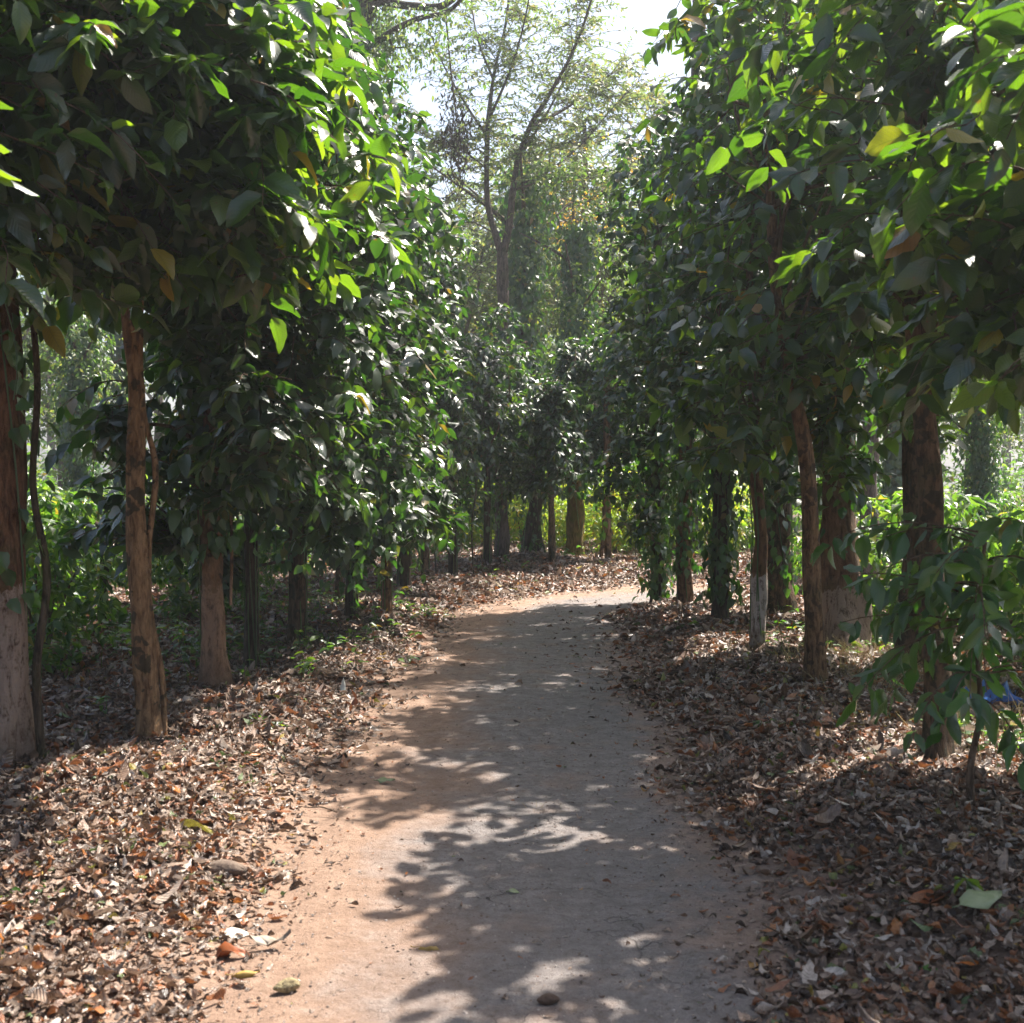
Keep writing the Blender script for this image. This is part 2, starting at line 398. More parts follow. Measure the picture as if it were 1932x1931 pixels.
def soil_mat():
    m, nt, out = mat('leafy_soil'); pos, n1, n2, n3 = soil_nodes(nt)
    c = ramp(nt, n2, [(.3, (.045, .028, .018)), (.55, (.10, .06, .038)), (.75, (.17, .10, .062))])
    c = mixc(nt, ramp(nt, n3, [(.5, (0, 0, 0)), (.62, (.8, .8, .8))]), c, (.20, .15, .12))
    pr = nd(nt, 'ShaderNodeBsdfPrincipled'); pr.inputs['Roughness'].default_value = .9
    bm = nd(nt, 'ShaderNodeBump'); bm.inputs['Strength'].default_value = .9; bm.inputs['Distance'].default_value = .02
    nt.links.new(n3, bm.inputs['Height']); nt.links.new(bm.outputs[0], pr.inputs['Normal'])
    nt.links.new(c, pr.inputs['Base Color']); nt.links.new(pr.outputs[0], out.inputs[0]); return m

def road_mat():
    m, nt, out = mat('worn_track'); pos, n1, n2, n3 = soil_nodes(nt)
    uv = nd(nt, 'ShaderNodeUVMap'); sep = nd(nt, 'ShaderNodeSeparateXYZ'); nt.links.new(uv.outputs[0], sep.inputs[0])
    u = sep.outputs[0]                                    # -1 left edge .. 1 right edge
    grit = noise(nt, pos, 160, 4, .75)
    grey = ramp(nt, n2, [(.3, (.13, .112, .106)), (.5, (.185, .162, .153)), (.7, (.245, .218, .207))])
    grey = mixc(nt, ramp(nt, grit, [(.38, (.75, .75, .75)), (.5, (0, 0, 0))]), grey, (.10, .078, .065))
    grey = mixc(nt, ramp(nt, grit, [(.6, (0, 0, 0)), (.72, (.6, .6, .6))]), grey, (.36, .33, .31))
    red = ramp(nt, n2, [(.25, (.20, .125, .085)), (.55, (.285, .185, .128)), (.8, (.37, .27, .20))])
    red = mixc(nt, ramp(nt, grit, [(.35, (.4, .4, .4)), (.48, (0, 0, 0))]), red, (.17, .10, .065))
    mid_ = noise(nt, pos, 28, 6, .72)
    grey = mixc(nt, ramp(nt, mid_, [(.36, (.7, .7, .7)), (.48, (0, 0, 0))]), grey, (.085, .062, .05))
    grey = mixc(nt, ramp(nt, mid_, [(.58, (0, 0, 0)), (.70, (.6, .6, .6))]), grey, (.28, .25, .235))
    red = mixc(nt, ramp(nt, mid_, [(.36, (.5, .5, .5)), (.48, (0, 0, 0))]), red, (.13, .075, .045))
    red = mixc(nt, ramp(nt, mid_, [(.60, (0, 0, 0)), (.72, (.5, .5, .5))]), red, (.42, .32, .25))
    # red earth covers the left third, a thin strip on the right and some patches between
    lw = math_(nt, 'ADD', u, math_(nt, 'MULTIPLY', math_(nt, 'SUBTRACT', n1, .5), 1.5))
    lw = math_(nt, 'ADD', lw, math_(nt, 'MULTIPLY', math_(nt, 'SUBTRACT', n2, .5), .5))
    fl = ramp(nt, math_(nt, 'MULTIPLY_ADD', lw, .5, .5), [(.16, (1, 1, 1)), (.44, (0, 0, 0))])
    fr = ramp(nt, math_(nt, 'MULTIPLY_ADD', lw, .5, .5), [(.85, (0, 0, 0)), (.98, (.7, .7, .7))])
    pt = ramp(nt, noise(nt, pos, 2.1, 5, .6), [(.54, (0, 0, 0)), (.70, (.55, .55, .55))])
    k = math_(nt, 'MAXIMUM', math_(nt, 'MAXIMUM', fl, fr), pt)
    c = mixc(nt, k, grey, red)
    # dry cracks
    vo = nd(nt, 'ShaderNodeTexVoronoi'); vo.feature = 'DISTANCE_TO_EDGE'; vo.inputs['Scale'].default_value = 2.3
    wv = nd(nt, 'ShaderNodeVectorMath'); wv.operation = 'MULTIPLY_ADD'; nn = nd(nt, 'ShaderNodeTexNoise'); nn.inputs['Scale'].default_value = 3.5; nn.inputs['Detail'].default_value = 5
    nt.links.new(pos, nn.inputs['Vector']); nt.links.new(nn.outputs['Color'], wv.inputs[0]); wv.inputs[1].default_value = (.5, .5, .5); nt.links.new(pos, wv.inputs[2]); nt.links.new(wv.outputs[0], vo.inputs['Vector'])
    cr = ramp(nt, vo.outputs['Distance'], [(0, (1, 1, 1)), (.012, (0, 0, 0))])
    cr = math_(nt, 'MULTIPLY', math_(nt, 'MULTIPLY', cr, ramp(nt, n1, [(.5, (0, 0, 0)), (.6, (.6, .6, .6))])), math_(nt, 'SUBTRACT', 1.0, k))
    c = mixc(nt, cr, c, (.05, .035, .03))
    pr = nd(nt, 'ShaderNodeBsdfPrincipled'); pr.inputs['Specular IOR Level'].default_value = .45
    nt.links.new(ramp(nt, k, [(0, (.62,) * 3), (1, (.9,) * 3)]), pr.inputs['Roughness'])
    bm = nd(nt, 'ShaderNodeBump'); bm.inputs['Strength'].default_value = 1.0; bm.inputs['Distance'].default_value = .022
    h = math_(nt, 'ADD', math_(nt, 'MULTIPLY', grit, .35), math_(nt, 'ADD', n2, math_(nt, 'MULTIPLY', n3, .35)))
    h = math_(nt, 'SUBTRACT', math_(nt, 'ADD', h, math_(nt, 'MULTIPLY', mid_, .5)), cr)
    nt.links.new(h, bm.inputs['Height']); nt.links.new(bm.outputs[0], pr.inputs['Normal'])
    nt.links.new(c, pr.inputs['Base Color']); nt.links.new(pr.outputs[0], out.inputs[0]); return m

def litter_mat():
    m, nt, out = mat('dry_leaf'); geo = nd(nt, 'ShaderNodeNewGeometry'); rnd = geo.outputs['Random Per Island']
    tc = nd(nt, 'ShaderNodeTexCoord')
    c = ramp(nt, rnd, [(0, (.05, .03, .02)), (.16, (.11, .065, .04)), (.34, (.20, .12, .075)), (.5, (.31, .20, .135)), (.64, (.43, .32, .24)), (.79, (.60, .52, .45)), (.81, (.26, .09, .035)), (.95, (.38, .15, .05)), (.965, (.45, .16, .03)), (.975, (.36, .32, .05)), (.985, (.12, .17, .04)), (1, (.10, .16, .05))])
    n = noise(nt, tc.outputs['Object'], 60, 4, .6)
    c = mixc(nt, ramp(nt, n, [(.4, (.55, .55, .55)), (.58, (0, 0, 0))]), c, mixc(nt, 1.0, c, (.4, .36, .34), 'MULTIPLY'))
    uv = nd(nt, 'ShaderNodeUVMap'); sep = nd(nt, 'ShaderNodeSeparateXYZ'); nt.links.new(uv.outputs[0], sep.inputs[0])
    au = math_(nt, 'ABSOLUTE', math_(nt, 'SUBTRACT', sep.outputs[0], .5)); mid = math_(nt, 'LESS_THAN', au, .03)
    w = math_(nt, 'ABSOLUTE', math_(nt, 'SINE', math_(nt, 'MULTIPLY', math_(nt, 'SUBTRACT', sep.outputs[1], math_(nt, 'MULTIPLY', au, .5)), 26)))
    pr = nd(nt, 'ShaderNodeBsdfPrincipled'); pr.inputs['Specular IOR Level'].default_value = .9
    nt.links.new(math_(nt, 'MULTIPLY_ADD', math_(nt, 'FRACT', math_(nt, 'MULTIPLY', rnd, 53.1)), .28, .30), pr.inputs['Roughness'])
    bm = nd(nt, 'ShaderNodeBump'); bm.inputs['Strength'].default_value = .6; bm.inputs['Distance'].default_value = .004
    nt.links.new(math_(nt, 'ADD', math_(nt, 'SUBTRACT', w, mid), n), bm.inputs['Height']); nt.links.new(bm.outputs[0], pr.inputs['Normal'])
    nt.links.new(c, pr.inputs['Base Color']); tr = nd(nt, 'ShaderNodeBsdfTranslucent'); nt.links.new(c, tr.inputs['Color'])
    mx = nd(nt, 'ShaderNodeMixShader'); mx.inputs[0].default_value = .2
    nt.links.new(pr.outputs[0], mx.inputs[1]); nt.links.new(tr.outputs[0], mx.inputs[2]); nt.links.new(mx.outputs[0], out.inputs[0]); return m

def plain(name, col, rough=.6, spec=.5, var=None, scale=20, bump=.3, trans=0):
    m, nt, out = mat(name); tc = nd(nt, 'ShaderNodeTexCoord'); n = noise(nt, tc.outputs['Object'], scale, 4)
    c = ramp(nt, n, [(.35, col), (.65, var or tuple(v * .7 for v in col))])
    pr = nd(nt, 'ShaderNodeBsdfPrincipled'); pr.inputs['Roughness'].default_value = rough; pr.inputs['Specular IOR Level'].default_value = spec
    bm = nd(nt, 'ShaderNodeBump'); bm.inputs['Strength'].default_value = bump; bm.inputs['Distance'].default_value = .01
    nt.links.new(n, bm.inputs['Height']); nt.links.new(bm.outputs[0], pr.inputs['Normal']); nt.links.new(c, pr.inputs['Base Color'])
    if trans:
        tr = nd(nt, 'ShaderNodeBsdfTranslucent'); nt.links.new(c, tr.inputs['Color']); mx = nd(nt, 'ShaderNodeMixShader'); mx.inputs[0].default_value = trans
        nt.links.new(pr.outputs[0], mx.inputs[1]); nt.links.new(tr.outputs[0], mx.inputs[2]); nt.links.new(mx.outputs[0], out.inputs[0])
    else: nt.links.new(pr.outputs[0], out.inputs[0])
    return m

M_SOIL, M_ROAD, M_LITTER = soil_mat(), road_mat(), litter_mat()

# ------------------------------------------------------------------ ground, road, litter
def axis_vals(lo, hi, step, far):
    core = np.arange(lo, hi + 1e-6, step); g = []; s = step; v = hi
    while v < far: s *= 1.22; v += s; g.append(v)
    h = []; s = step; v = lo
    while v > -far: s *= 1.22; v -= s; h.append(v)
    return np.array(h[::-1] + list(core) + g)
xs = axis_vals(-7, 7, .09, 150); ys = axis_vals(1, 24, .09, 150)
X, Y = np.meshgrid(xs, ys); Z = gz(X, Y)
nx_, ny_ = len(xs), len(ys)
i = np.arange(ny_ - 1)[:, None] * nx_ + np.arange(nx_ - 1)[None]
mb = MB(); mb.add(np.stack([X, Y, Z], -1), np.stack([i, i + 1, i + nx_ + 1, i + nx_], -1))
tag(mb.obj('ground', M_SOIL), kind='structure')

cl = catmull(CL, 40); tn = norm(np.gradient(cl, axis=0)); nrm = np.stack([tn[:, 1], -tn[:, 0]], -1)
us = np.linspace(-1.45, 1.45, 25); K = len(cl)
Lc = np.concatenate([[0], np.cumsum(np.linalg.norm(np.diff(cl, axis=0), axis=1))])
hwL = .96 + .05 * np.sin(Lc * 1.7) + .03 * np.sin(Lc * 4.3 + 1) + .02 * np.sin(Lc * 11); hwR = .93 + .05 * np.sin(Lc * 1.3 + 2) + .03 * np.sin(Lc * 5.1) + .02 * np.sin(Lc * 13)
hw = np.where(us[None] < 0, hwL[:, None], hwR[:, None])
PX = cl[:, None, 0] + nrm[:, None, 0] * us[None] * hw; PY = cl[:, None, 1] + nrm[:, None, 1] * us[None] * hw
PZ = gz(PX, PY) + .006 + .024 * np.clip(1 - us[None] ** 2, 0, 1)
mb = MB(); i = np.arange(K - 1)[:, None] * 25 + np.arange(24)[None]
mb.add(np.stack([PX, PY, PZ], -1), np.stack([i, i + 1, i + 26, i + 25], -1), np.stack([us[None] + 0 * PX, Lc[:, None] + 0 * PX], -1))
tag(mb.obj('road', M_ROAD), kind='structure')
def surf(x, y):
    d, s = road_dist(x, y)
    return gz(x, y) + np.where(d < 1.36, .006 + .024 * (1 - np.clip(d / .95, 0, 1) ** 2), 0)

rg = rs(77); mb = MB()
def scatter(n_per, y0, y1, wid, Lr, temps, sparse=False, zmax=.035):
    area_w = 2 * wid * y1 + 2; n = int(n_per * area_w * (y1 - y0))
    x = rg.uniform(-area_w / 2, area_w / 2, n); y = rg.uniform(y0, y1, n)
    m = np.abs(x) < wid * y + 1.0; x, y = x[m], y[m]
    d, s = road_dist(x, y)
    e = d - np.where(s < 0, .93, .80) - .13 * wob(x, y, 2.4) - .05 * wob(x, y, 7)
    if sparse: keep = (e < .2) & (rg.rand(len(x)) < np.clip(.12 + 1.1 * np.exp(-np.abs(e) / .10) , 0, 1) * np.where((s > 0) | (e > -.2), 1, .5))
    else: keep = rg.rand(len(x)) < np.clip((e + .04) / .42, 0, 1) ** 1.2 * (.6 + .4 * np.clip(wob(x, y, 1.9) + .75, 0, 1))
    x, y, e = x[keep], y[keep], e[keep]; n = len(x)
    pile = np.clip(e / .5, 0, 1) if not sparse else np.zeros(n)
    z = surf(x, y) + .004 + rg.uniform(0, 1, n) ** 1.5 * zmax * pile
    a = rg.uniform(0, 6.2832, n); til = np.abs(rg.normal(0, .26, n)) * (.35 + .65 * pile)
    up = rg.rand(n) < .06; til = np.where(up & (pile > .5), rg.uniform(.6, 1.3, n), til) if temps is not T_MID else til * .5
    D = np.stack([np.cos(a) * np.cos(til), np.sin(a) * np.cos(til), np.sin(til)], -1)
    N = np.array([0, 0, 1.]) + rg.normal(0, .28, (n, 3)) * (.3 + .7 * pile)[:, None]
    N[:, 2] *= np.where(rg.rand(n) < .5, 1, -1)
    L = rg.uniform(Lr[0], Lr[1], n) * rg.choice([.7, 1, 1, 1.35], n)
    z = z + .25 * L * .25 * (N[:, 2] < 0)
    add_leaves(mb, np.stack([x, y, z], -1) - D * (L * .5)[:, None] * np.array([1, 1, .3]), D, N, L, L * rg.uniform(.34, .6, n), temps, rg)
scatter(2700, 2.6, 7, .62, (.03, .068), T_DRY)
scatter(1500, 7, 12, .60, (.04, .085), T_DRYF)
scatter(600, 12, 25, .55, (.06, .12), T_DRYF, zmax=.06)
scatter(420, 2.6, 8, .3, (.010, .038), T_DRY, sparse=True)
scatter(170, 8, 20, .25, (.03, .07), T_DRYF, sparse=True)
scatter(9, 2.6, 12, .60, (.10, .16), T_DRY)
scatter(55, 2.6, 12, .60, (.07, .11), T_MID, zmax=.045)
tag(mb.obj('leaf_litter', M_LITTER), 'thick brown dry leaves covering both verges of the track', 'leaf litter', kind='stuff')

# grit on the track
rg = rs(31); n = 9000; y = 2.8 + rg.uniform(0, 1, n) ** 1.6 * 12; x = rg.uniform(-1.0, 1.0, n) + np.interp(y, CL[:8, 1], CL[:8, 0])
z = surf(x, y); r = rg.uniform(.001, .004, n) * rg.choice([1, 1, 1, 1.8], n)
o8 = np.array([(1, 0, 0), (0, 1, 0), (-1, 0, 0), (0, -1, 0), (.5, .5, .7), (-.5, .5, .7), (-.5, -.5, .7), (.5, -.5, .7)], float)
q8 = np.array([(0, 1, 5, 4), (1, 2, 6, 5), (2, 3, 7, 6), (3, 0, 4, 7), (4, 5, 6, 7)])
V = np.stack([x, y, z], -1)[:, None] + o8[None] * r[:, None, None] * rg.uniform(.6, 1.3, (n, 8, 1))
mb = MB(); mb.add(V, (q8[None] + (np.arange(n) * 8)[:, None, None]))
M_GRIT, nt, out = mat('grit'); g_ = nd(nt, 'ShaderNodeNewGeometry'); pr = nd(nt, 'ShaderNodeBsdfPrincipled'); pr.inputs['Roughness'].default_value = .85
nt.links.new(ramp(nt, g_.outputs['Random Per Island'], [(0, (.12, .085, .065)), (.4, (.20, .15, .12)), (.8, (.30, .24, .20)), (1, (.42, .38, .35))]), pr.inputs['Base Color']); nt.links.new(pr.outputs[0], out.inputs[0])
tag(mb.obj('gravel', M_GRIT, smooth=False), 'fine grit and crumbs scattered over the track', 'gravel', kind='stuff')

# low green seedlings among the litter
rg = rs(41); mb = MB()
def sprig(x, y, h, nl, L, rg=rg):
    if road_dist(np.array([x]), np.array([y]))[0][0] < 1.0: return
    p = on(x, y); a = rg.uniform(0, 6.28, nl); t = rg.uniform(.35, 1, nl)
    P = p + np.stack([rg.normal(0, .03, nl), rg.normal(0, .03, nl), t * h], -1)
    D = np.stack([np.cos(a), np.sin(a), rg.uniform(-.3, .4, nl)], -1); N = np.array([0, 0, 1.]) + rg.normal(0, .3, (nl, 3))
    Ls = rg.uniform(.6, 1.1, nl) * L; add_leaves(mb, P, D, N, Ls, Ls * .5, T_MID, rg)
    tubes(mb, np.array([[p - [0, 0, .02], p + [0, 0, h * .5], p + [rg.normal(0, .02), 0, h]]]), [[.003, .0025, .0015]], 4)
def patch(px, py, rx, ry, n, h, L):
    c = ground_at(px, py)
    for _ in range(n): sprig(c[0] + rg.normal(0, rx), c[1] + rg.normal(0, ry), h * rg.uniform(.5, 1.2), rg.randint(4, 9), L)
patch(430, 1215, .9, 1.4, 120, .22, .10); patch(610, 1170, .6, 1.2, 60, .20, .09); patch(250, 1230, .7, .8, 50, .22, .11)
patch(790, 1155, .22, .12, 14, .08, .07); patch(700, 1190, .2, .3, 5, .08, .07); patch(1640, 1230, .4, .5, 26, .2, .10)
patch(1500, 1370, .22, .1, 12, .05, .05); patch(1880, 1410, .3, .3, 26, .18, .09); patch(500, 1370, .12, .08, 8, .05, .05); patch(30, 1700, .12, .1, 7, .03, .05)
patch(1560, 1200, .5, .6, 24, .2, .09); patch(560, 1130, 1.0, 1.5, 40, .25, .10); patch(1300, 1085, 1.2, .8, 30, .25, .12); patch(850, 1070, 1.6, 1.5, 40, .3, .12)
tag(mb.obj('ground_cover', M_BUSH), 'low green seedlings scattered through the dry leaves', 'ground cover', kind='stuff')

# dry grass stalks in the sunlit gaps
rg = rs(43); mbg = MB()
for px, py, rx, ry, n in ((1590, 1245, .45, .3, 420), (1700, 1290, .4, .4, 360), (1880, 1400, .4, .4, 320), (1230, 1085, 1.8, .6, 420), (640, 1090, 1.5, 1.5, 260), (1010, 1535, .02, .02, 14)):
    c = ground_at(px, py); x = c[0] + rg.normal(0, rx, n); y = c[1] + rg.normal(0, ry, n); kk_ = (road_dist(x, y)[0] > 1.0) | (rx < .1); x, y = x[kk_], y[kk_]; n = len(x); z = gz(x, y)
    P0 = np.stack([x, y, z - .01], -1); h = rg.uniform(.06, .22, n) * (.35 if rx < .1 else 1); dd = rg.normal(0, .5, (n, 3)); dd[:, 2] = 1
    t = np.array([0, .5, 1])[None, :, None]; P = P0[:, None] + dd[:, None] * h[:, None, None] * t + rg.normal(0, .1, (n, 1, 3)) * t ** 2 * h[:, None, None]
    tubes(mbg, P, np.tile([[.002, .0015, .0005]], (n, 1)), 3)
tag(mbg.obj('dry_grass', plain('straw', (.45, .33, .16), .7, var=(.30, .26, .10))), 'straw-coloured grass stalks in the sunlit gaps', 'dry grass', kind='stuff')

# ------------------------------------------------------------------ tree builder
def tree(name, base, label, trunk, bark, lobes, seed, leafL=(.12, .19), temps=T_MID, nodes=6, per=1.0, vine=None, group=None,
         second=None, leafm=None, limbs=10, droop=.3, nseg=14, bump=.22, flare=.45, twl=(.35, .8), cat='tree', k=8, fork=None, keep=.93):
    """trunk: list of (dx,dy,z,r) from the base; lobes relative to the base"""
    leafm = leafm or (M_SHADEC if seed in (103, 104, 105, 106, 107, 108, 109, 110, 111, 112, 113, 114, 115, 116, 117, 201, 202, 203, 205, 207) else M_COFFEE)
    rg = rs(seed); root = empty(name, base, label, cat, group)
    tp = np.array([t[:3] for t in trunk], float); tp[0, 2] -= .06
    mb = MB(); limb(mb, tp, trunk[0][3], trunk[-1][3], nseg, seed, bump, k, flare); 
    if fork:
        for pts, r0, r1 in fork: limb(mb, pts, r0, r1, 8, seed + 3, bump, 5)
    mb.obj('trunk', bark, root)
    if second:
        for q, (pts, r0, r1) in enumerate(second):
            s = MB(); limb(s, pts, r0, r1, 8, seed + 9 + q, .2, 8); s.obj('stem', M_BARK_DARK if seed == 101 else bark, root)
    if lobes:
        extra = []
        for (cx, cy, zb, zt, rad, n) in lobes:
            if n < 150 or zb > 5: continue
            for q in range(4):
                a = rg.uniform(0, 6.28); hh = rg.uniform(.35, .8); dn = .15 if temps is T_NEAR else .6; z0 = rg.uniform(zb - dn, zt - hh) if q > 1 else rg.uniform(zb - dn, zb + .1)
                extra.append((cx + rad * .75 * math.cos(a), cy + rad * .75 * math.sin(a), z0, z0 + hh, rg.uniform(.25, .42), max(14, n * .06)))
        lobes = lobes + extra
        P, roots = make_twigs(rg, lobes, per, length=twl)
        mt = MB(); T = len(P)
        tubes(mt, P, np.linspace(.0055, .0022, P.shape[1])[None].repeat(T, 0), 4)
        idx = rg.permutation(T)[:min(T, limbs)] if seed < 700 else []
        for ii in idx:
            e = P[ii, 0]; lo = max(.4, roots[ii, 2] - .1); zt = rg.uniform(lo, max(lo + .2, min(tp[-1, 2], e[2] - .1) ))
            bx = np.interp(zt, tp[:, 2], tp[:, 0]); by = np.interp(zt, tp[:, 2], tp[:, 1]); b = np.array([bx, by, min(zt, tp[-1, 2])])
            mid = (b + e) / 2 + rg.normal(0, .12, 3) + [0, 0, .08]
            limb(mt, [b, b * .65 + mid * .35 + [0, 0, .05], mid, mid * .4 + e * .6, e, P[ii, 2]], rg.uniform(.010, .020), .004, 6, seed + ii, .1, 4)
        mt.obj('branches', M_TWIG, root)
        mc = MB(); twig_leaves(mc, rg, P, nodes, leafL, temps, droop, keep={204: .7, 206: .68, 209: .68, 210: .68, 211: .7, 102: .8, 101: .82}.get(seed, keep)); mc.obj('crown', leafm, root)
    if vine:
        mv = MB()
        for (z0, z1, r0, r1, n, L0, L1, tt) in vine: vine_leaves(mv, rg, tp, z0, z1, (r0, r1), n, (L0, L1), tt)
        sp = []
        for q in range(5):
            a0 = rg.uniform(0, 6.28); zz = np.linspace(.02, tp[-1, 2] * .98, 26); rr = np.interp(np.linspace(0, 1, 26), [0, 1], [trunk[0][3] * 1.0, trunk[-1][3] * 1.05]) + .006
            an = a0 + np.sin(zz * rg.uniform(.6, 1.6) + q) * .7
            sp.append(np.stack([np.interp(zz, tp[:, 2], tp[:, 0]) + np.cos(an) * rr, np.interp(zz, tp[:, 2], tp[:, 1]) + np.sin(an) * rr, zz], -1))
        tubes(mv, np.array(sp), np.full((5, 26), .006), 5)
        if lobes:
            l0 = lobes[0]; tt_ = T_HEART_M; S_ = []
            for q in range(6 if seed < 111 else 3):
                a = rg.uniform(0, 6.28); r = l0[4] * rg.uniform(.3, .95); zt_ = l0[2] + .5; ze = max(.25, l0[2] - rg.uniform(.1, .8)); zz = np.linspace(zt_, ze, 12)
                S_.append(np.stack([l0[0] + r * math.cos(a) + .05 * np.sin(zz * 5 + q), l0[1] + r * math.sin(a) + .05 * np.cos(zz * 4 + q), zz], -1))
                nl = int(16 * (zt_ - ze)) + 4; k_ = rg.randint(0, 12, nl); Pl = S_[-1][k_] + rg.normal(0, .015, (nl, 3)); L = rg.uniform(.06, .12, nl)
                add_leaves(mv, Pl, rg.normal(0, .5, (nl, 3)) + [0, 0, -1], rg.normal(0, .6, (nl, 3)) + [0, -.4, .5], L, L * .7, tt_, rg)
            tubes(mv, np.array(S_), np.full((len(S_), 12), .003), 4)
        mv.obj('vine', M_PEPPER, root)
    return root

def tk(dx, top, r0, r1, mid=None):
    m = mid or (dx * .45, 0, top * .5)
    return [(0, 0, 0, r0), (dx * .12, 0, top * .2, r0), (m[0], m[1], m[2], r0), (dx * .8, 0, top * .8, r1), (dx, 0, top, r1)]

TREES = {}
# ---- left row, near to far
b = ground_at(8, 1440)
tree('shade_tree', b, 'thick reddish trunk with whitewashed foot cut by the left frame edge', tk(-.05, 6.6, .135, .10), M_BARK_L1,
     [(.05, -.8, 2.6, 4.4, 1.1, 240), (-.8, -.4, 2.2, 4.4, 1.0, 140)], 101, (.11, .22), T_NEAR, 6, 1.0,
     vine=[(.7, 3.2, .14, .34, 170, .08, .13, T_HEART)], second=[([(.22, -.03, -.05), (.20, -.05, .5), (.24, 0, 1.0), (.17, 0, 1.5), (.2, 0, 2.1), (.12, 0, 2.9)], .022, .016)], limbs=16)
b = ground_at(283, 1397)
tree('coffee_tree', b, 'mottled pale trunk with a thin sinuous stem twisting beside it', [(0, 0, 0, .066), (-.03, 0, .5, .06), (-.07, 0, 1.2, .06), (-.06, .0, 2.0, .055), (-.10, 0, 2.6, .05), (-.05, 0, 3.6, .04), (0, 0, 4.6, .03)], M_BARK_SPOT,
     [(.25, -1.0, 2.9, 4.4, 1.0, 240), (.6, -.5, 2.7, 4.0, .78, 160), (-.2, .4, 2.8, 4.9, 1.0, 150)], 102, (.12, .235), T_NEAR, 6, 1.0,
     second=[([(.08, .03, -.04), (.06, .05, .35), (-.0, .03, .75), (.0, .02, 1.15), (.04, .02, 1.6), (-.03, 0, 2.0), (-.03, .0, 2.7)], .019, .015)], limbs=18, bump=.22)
b = ground_at(405, 1298)
hs = MB(); T2 = bpy.data.objects['coffee_tree']; l2 = np.array(T2.location)
for q, st in enumerate([[(120, 330), (150, 385), (165, 450), (215, 492), (235, 498)], [(228, 350), (236, 400), (250, 445), (268, 482)], [(305, 270), (298, 350), (305, 420), (345, 445), (390, 462)], [(200, 300), (205, 360), (180, 400), (160, 470), (190, 520), (245, 525)]]):
    limb(hs, [at(px, py, 6.1 + .1 * q) - l2 for px, py in st], .0045, .003, 5, q, .2, 5)
hs.obj('hanging_stem', M_TWIG, T2)
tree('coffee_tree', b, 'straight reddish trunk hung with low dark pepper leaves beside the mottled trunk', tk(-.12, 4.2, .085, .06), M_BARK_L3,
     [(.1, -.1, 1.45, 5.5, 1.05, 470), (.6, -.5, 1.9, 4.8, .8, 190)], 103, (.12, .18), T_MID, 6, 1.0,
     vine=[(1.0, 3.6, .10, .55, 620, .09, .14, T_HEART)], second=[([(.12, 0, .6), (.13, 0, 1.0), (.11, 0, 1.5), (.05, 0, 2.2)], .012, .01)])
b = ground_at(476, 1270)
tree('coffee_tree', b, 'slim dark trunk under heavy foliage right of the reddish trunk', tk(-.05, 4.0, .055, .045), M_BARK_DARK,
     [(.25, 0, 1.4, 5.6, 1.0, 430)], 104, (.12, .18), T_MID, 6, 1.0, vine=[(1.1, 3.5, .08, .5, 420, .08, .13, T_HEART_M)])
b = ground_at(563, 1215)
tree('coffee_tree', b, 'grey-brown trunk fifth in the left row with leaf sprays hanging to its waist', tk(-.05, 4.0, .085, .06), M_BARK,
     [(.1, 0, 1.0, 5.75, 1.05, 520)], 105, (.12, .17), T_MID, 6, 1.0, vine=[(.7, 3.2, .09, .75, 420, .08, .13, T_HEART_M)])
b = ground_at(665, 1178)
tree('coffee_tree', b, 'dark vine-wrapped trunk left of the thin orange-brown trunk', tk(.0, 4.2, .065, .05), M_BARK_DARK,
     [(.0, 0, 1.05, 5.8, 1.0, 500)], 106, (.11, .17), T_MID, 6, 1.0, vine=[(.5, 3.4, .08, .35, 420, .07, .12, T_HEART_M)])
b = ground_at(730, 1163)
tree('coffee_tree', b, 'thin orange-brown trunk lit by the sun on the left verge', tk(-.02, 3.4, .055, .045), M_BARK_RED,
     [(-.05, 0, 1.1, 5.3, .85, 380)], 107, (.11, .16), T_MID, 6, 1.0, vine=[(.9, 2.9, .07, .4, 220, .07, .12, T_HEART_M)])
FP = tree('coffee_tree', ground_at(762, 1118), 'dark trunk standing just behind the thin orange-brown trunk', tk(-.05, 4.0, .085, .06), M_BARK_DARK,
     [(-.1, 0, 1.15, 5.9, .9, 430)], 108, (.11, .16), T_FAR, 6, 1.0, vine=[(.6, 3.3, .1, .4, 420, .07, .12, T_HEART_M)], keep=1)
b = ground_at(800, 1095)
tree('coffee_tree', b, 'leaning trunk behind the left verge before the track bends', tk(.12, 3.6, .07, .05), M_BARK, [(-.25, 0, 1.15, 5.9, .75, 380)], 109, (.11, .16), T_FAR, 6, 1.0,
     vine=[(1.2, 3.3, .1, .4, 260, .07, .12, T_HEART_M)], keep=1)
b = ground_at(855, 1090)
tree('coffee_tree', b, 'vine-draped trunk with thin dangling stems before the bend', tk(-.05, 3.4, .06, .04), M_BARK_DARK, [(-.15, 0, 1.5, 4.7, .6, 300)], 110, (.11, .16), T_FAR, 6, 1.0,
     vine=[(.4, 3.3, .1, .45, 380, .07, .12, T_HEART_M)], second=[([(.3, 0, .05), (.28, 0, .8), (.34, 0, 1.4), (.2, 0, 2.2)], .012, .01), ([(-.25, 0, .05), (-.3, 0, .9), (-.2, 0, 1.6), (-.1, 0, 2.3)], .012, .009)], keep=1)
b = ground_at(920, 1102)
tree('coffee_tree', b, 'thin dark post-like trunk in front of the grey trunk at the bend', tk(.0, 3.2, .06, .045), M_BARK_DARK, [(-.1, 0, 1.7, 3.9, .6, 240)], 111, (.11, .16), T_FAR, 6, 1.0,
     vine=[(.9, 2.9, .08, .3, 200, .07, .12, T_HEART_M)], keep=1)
b = ground_at(946, 1090)
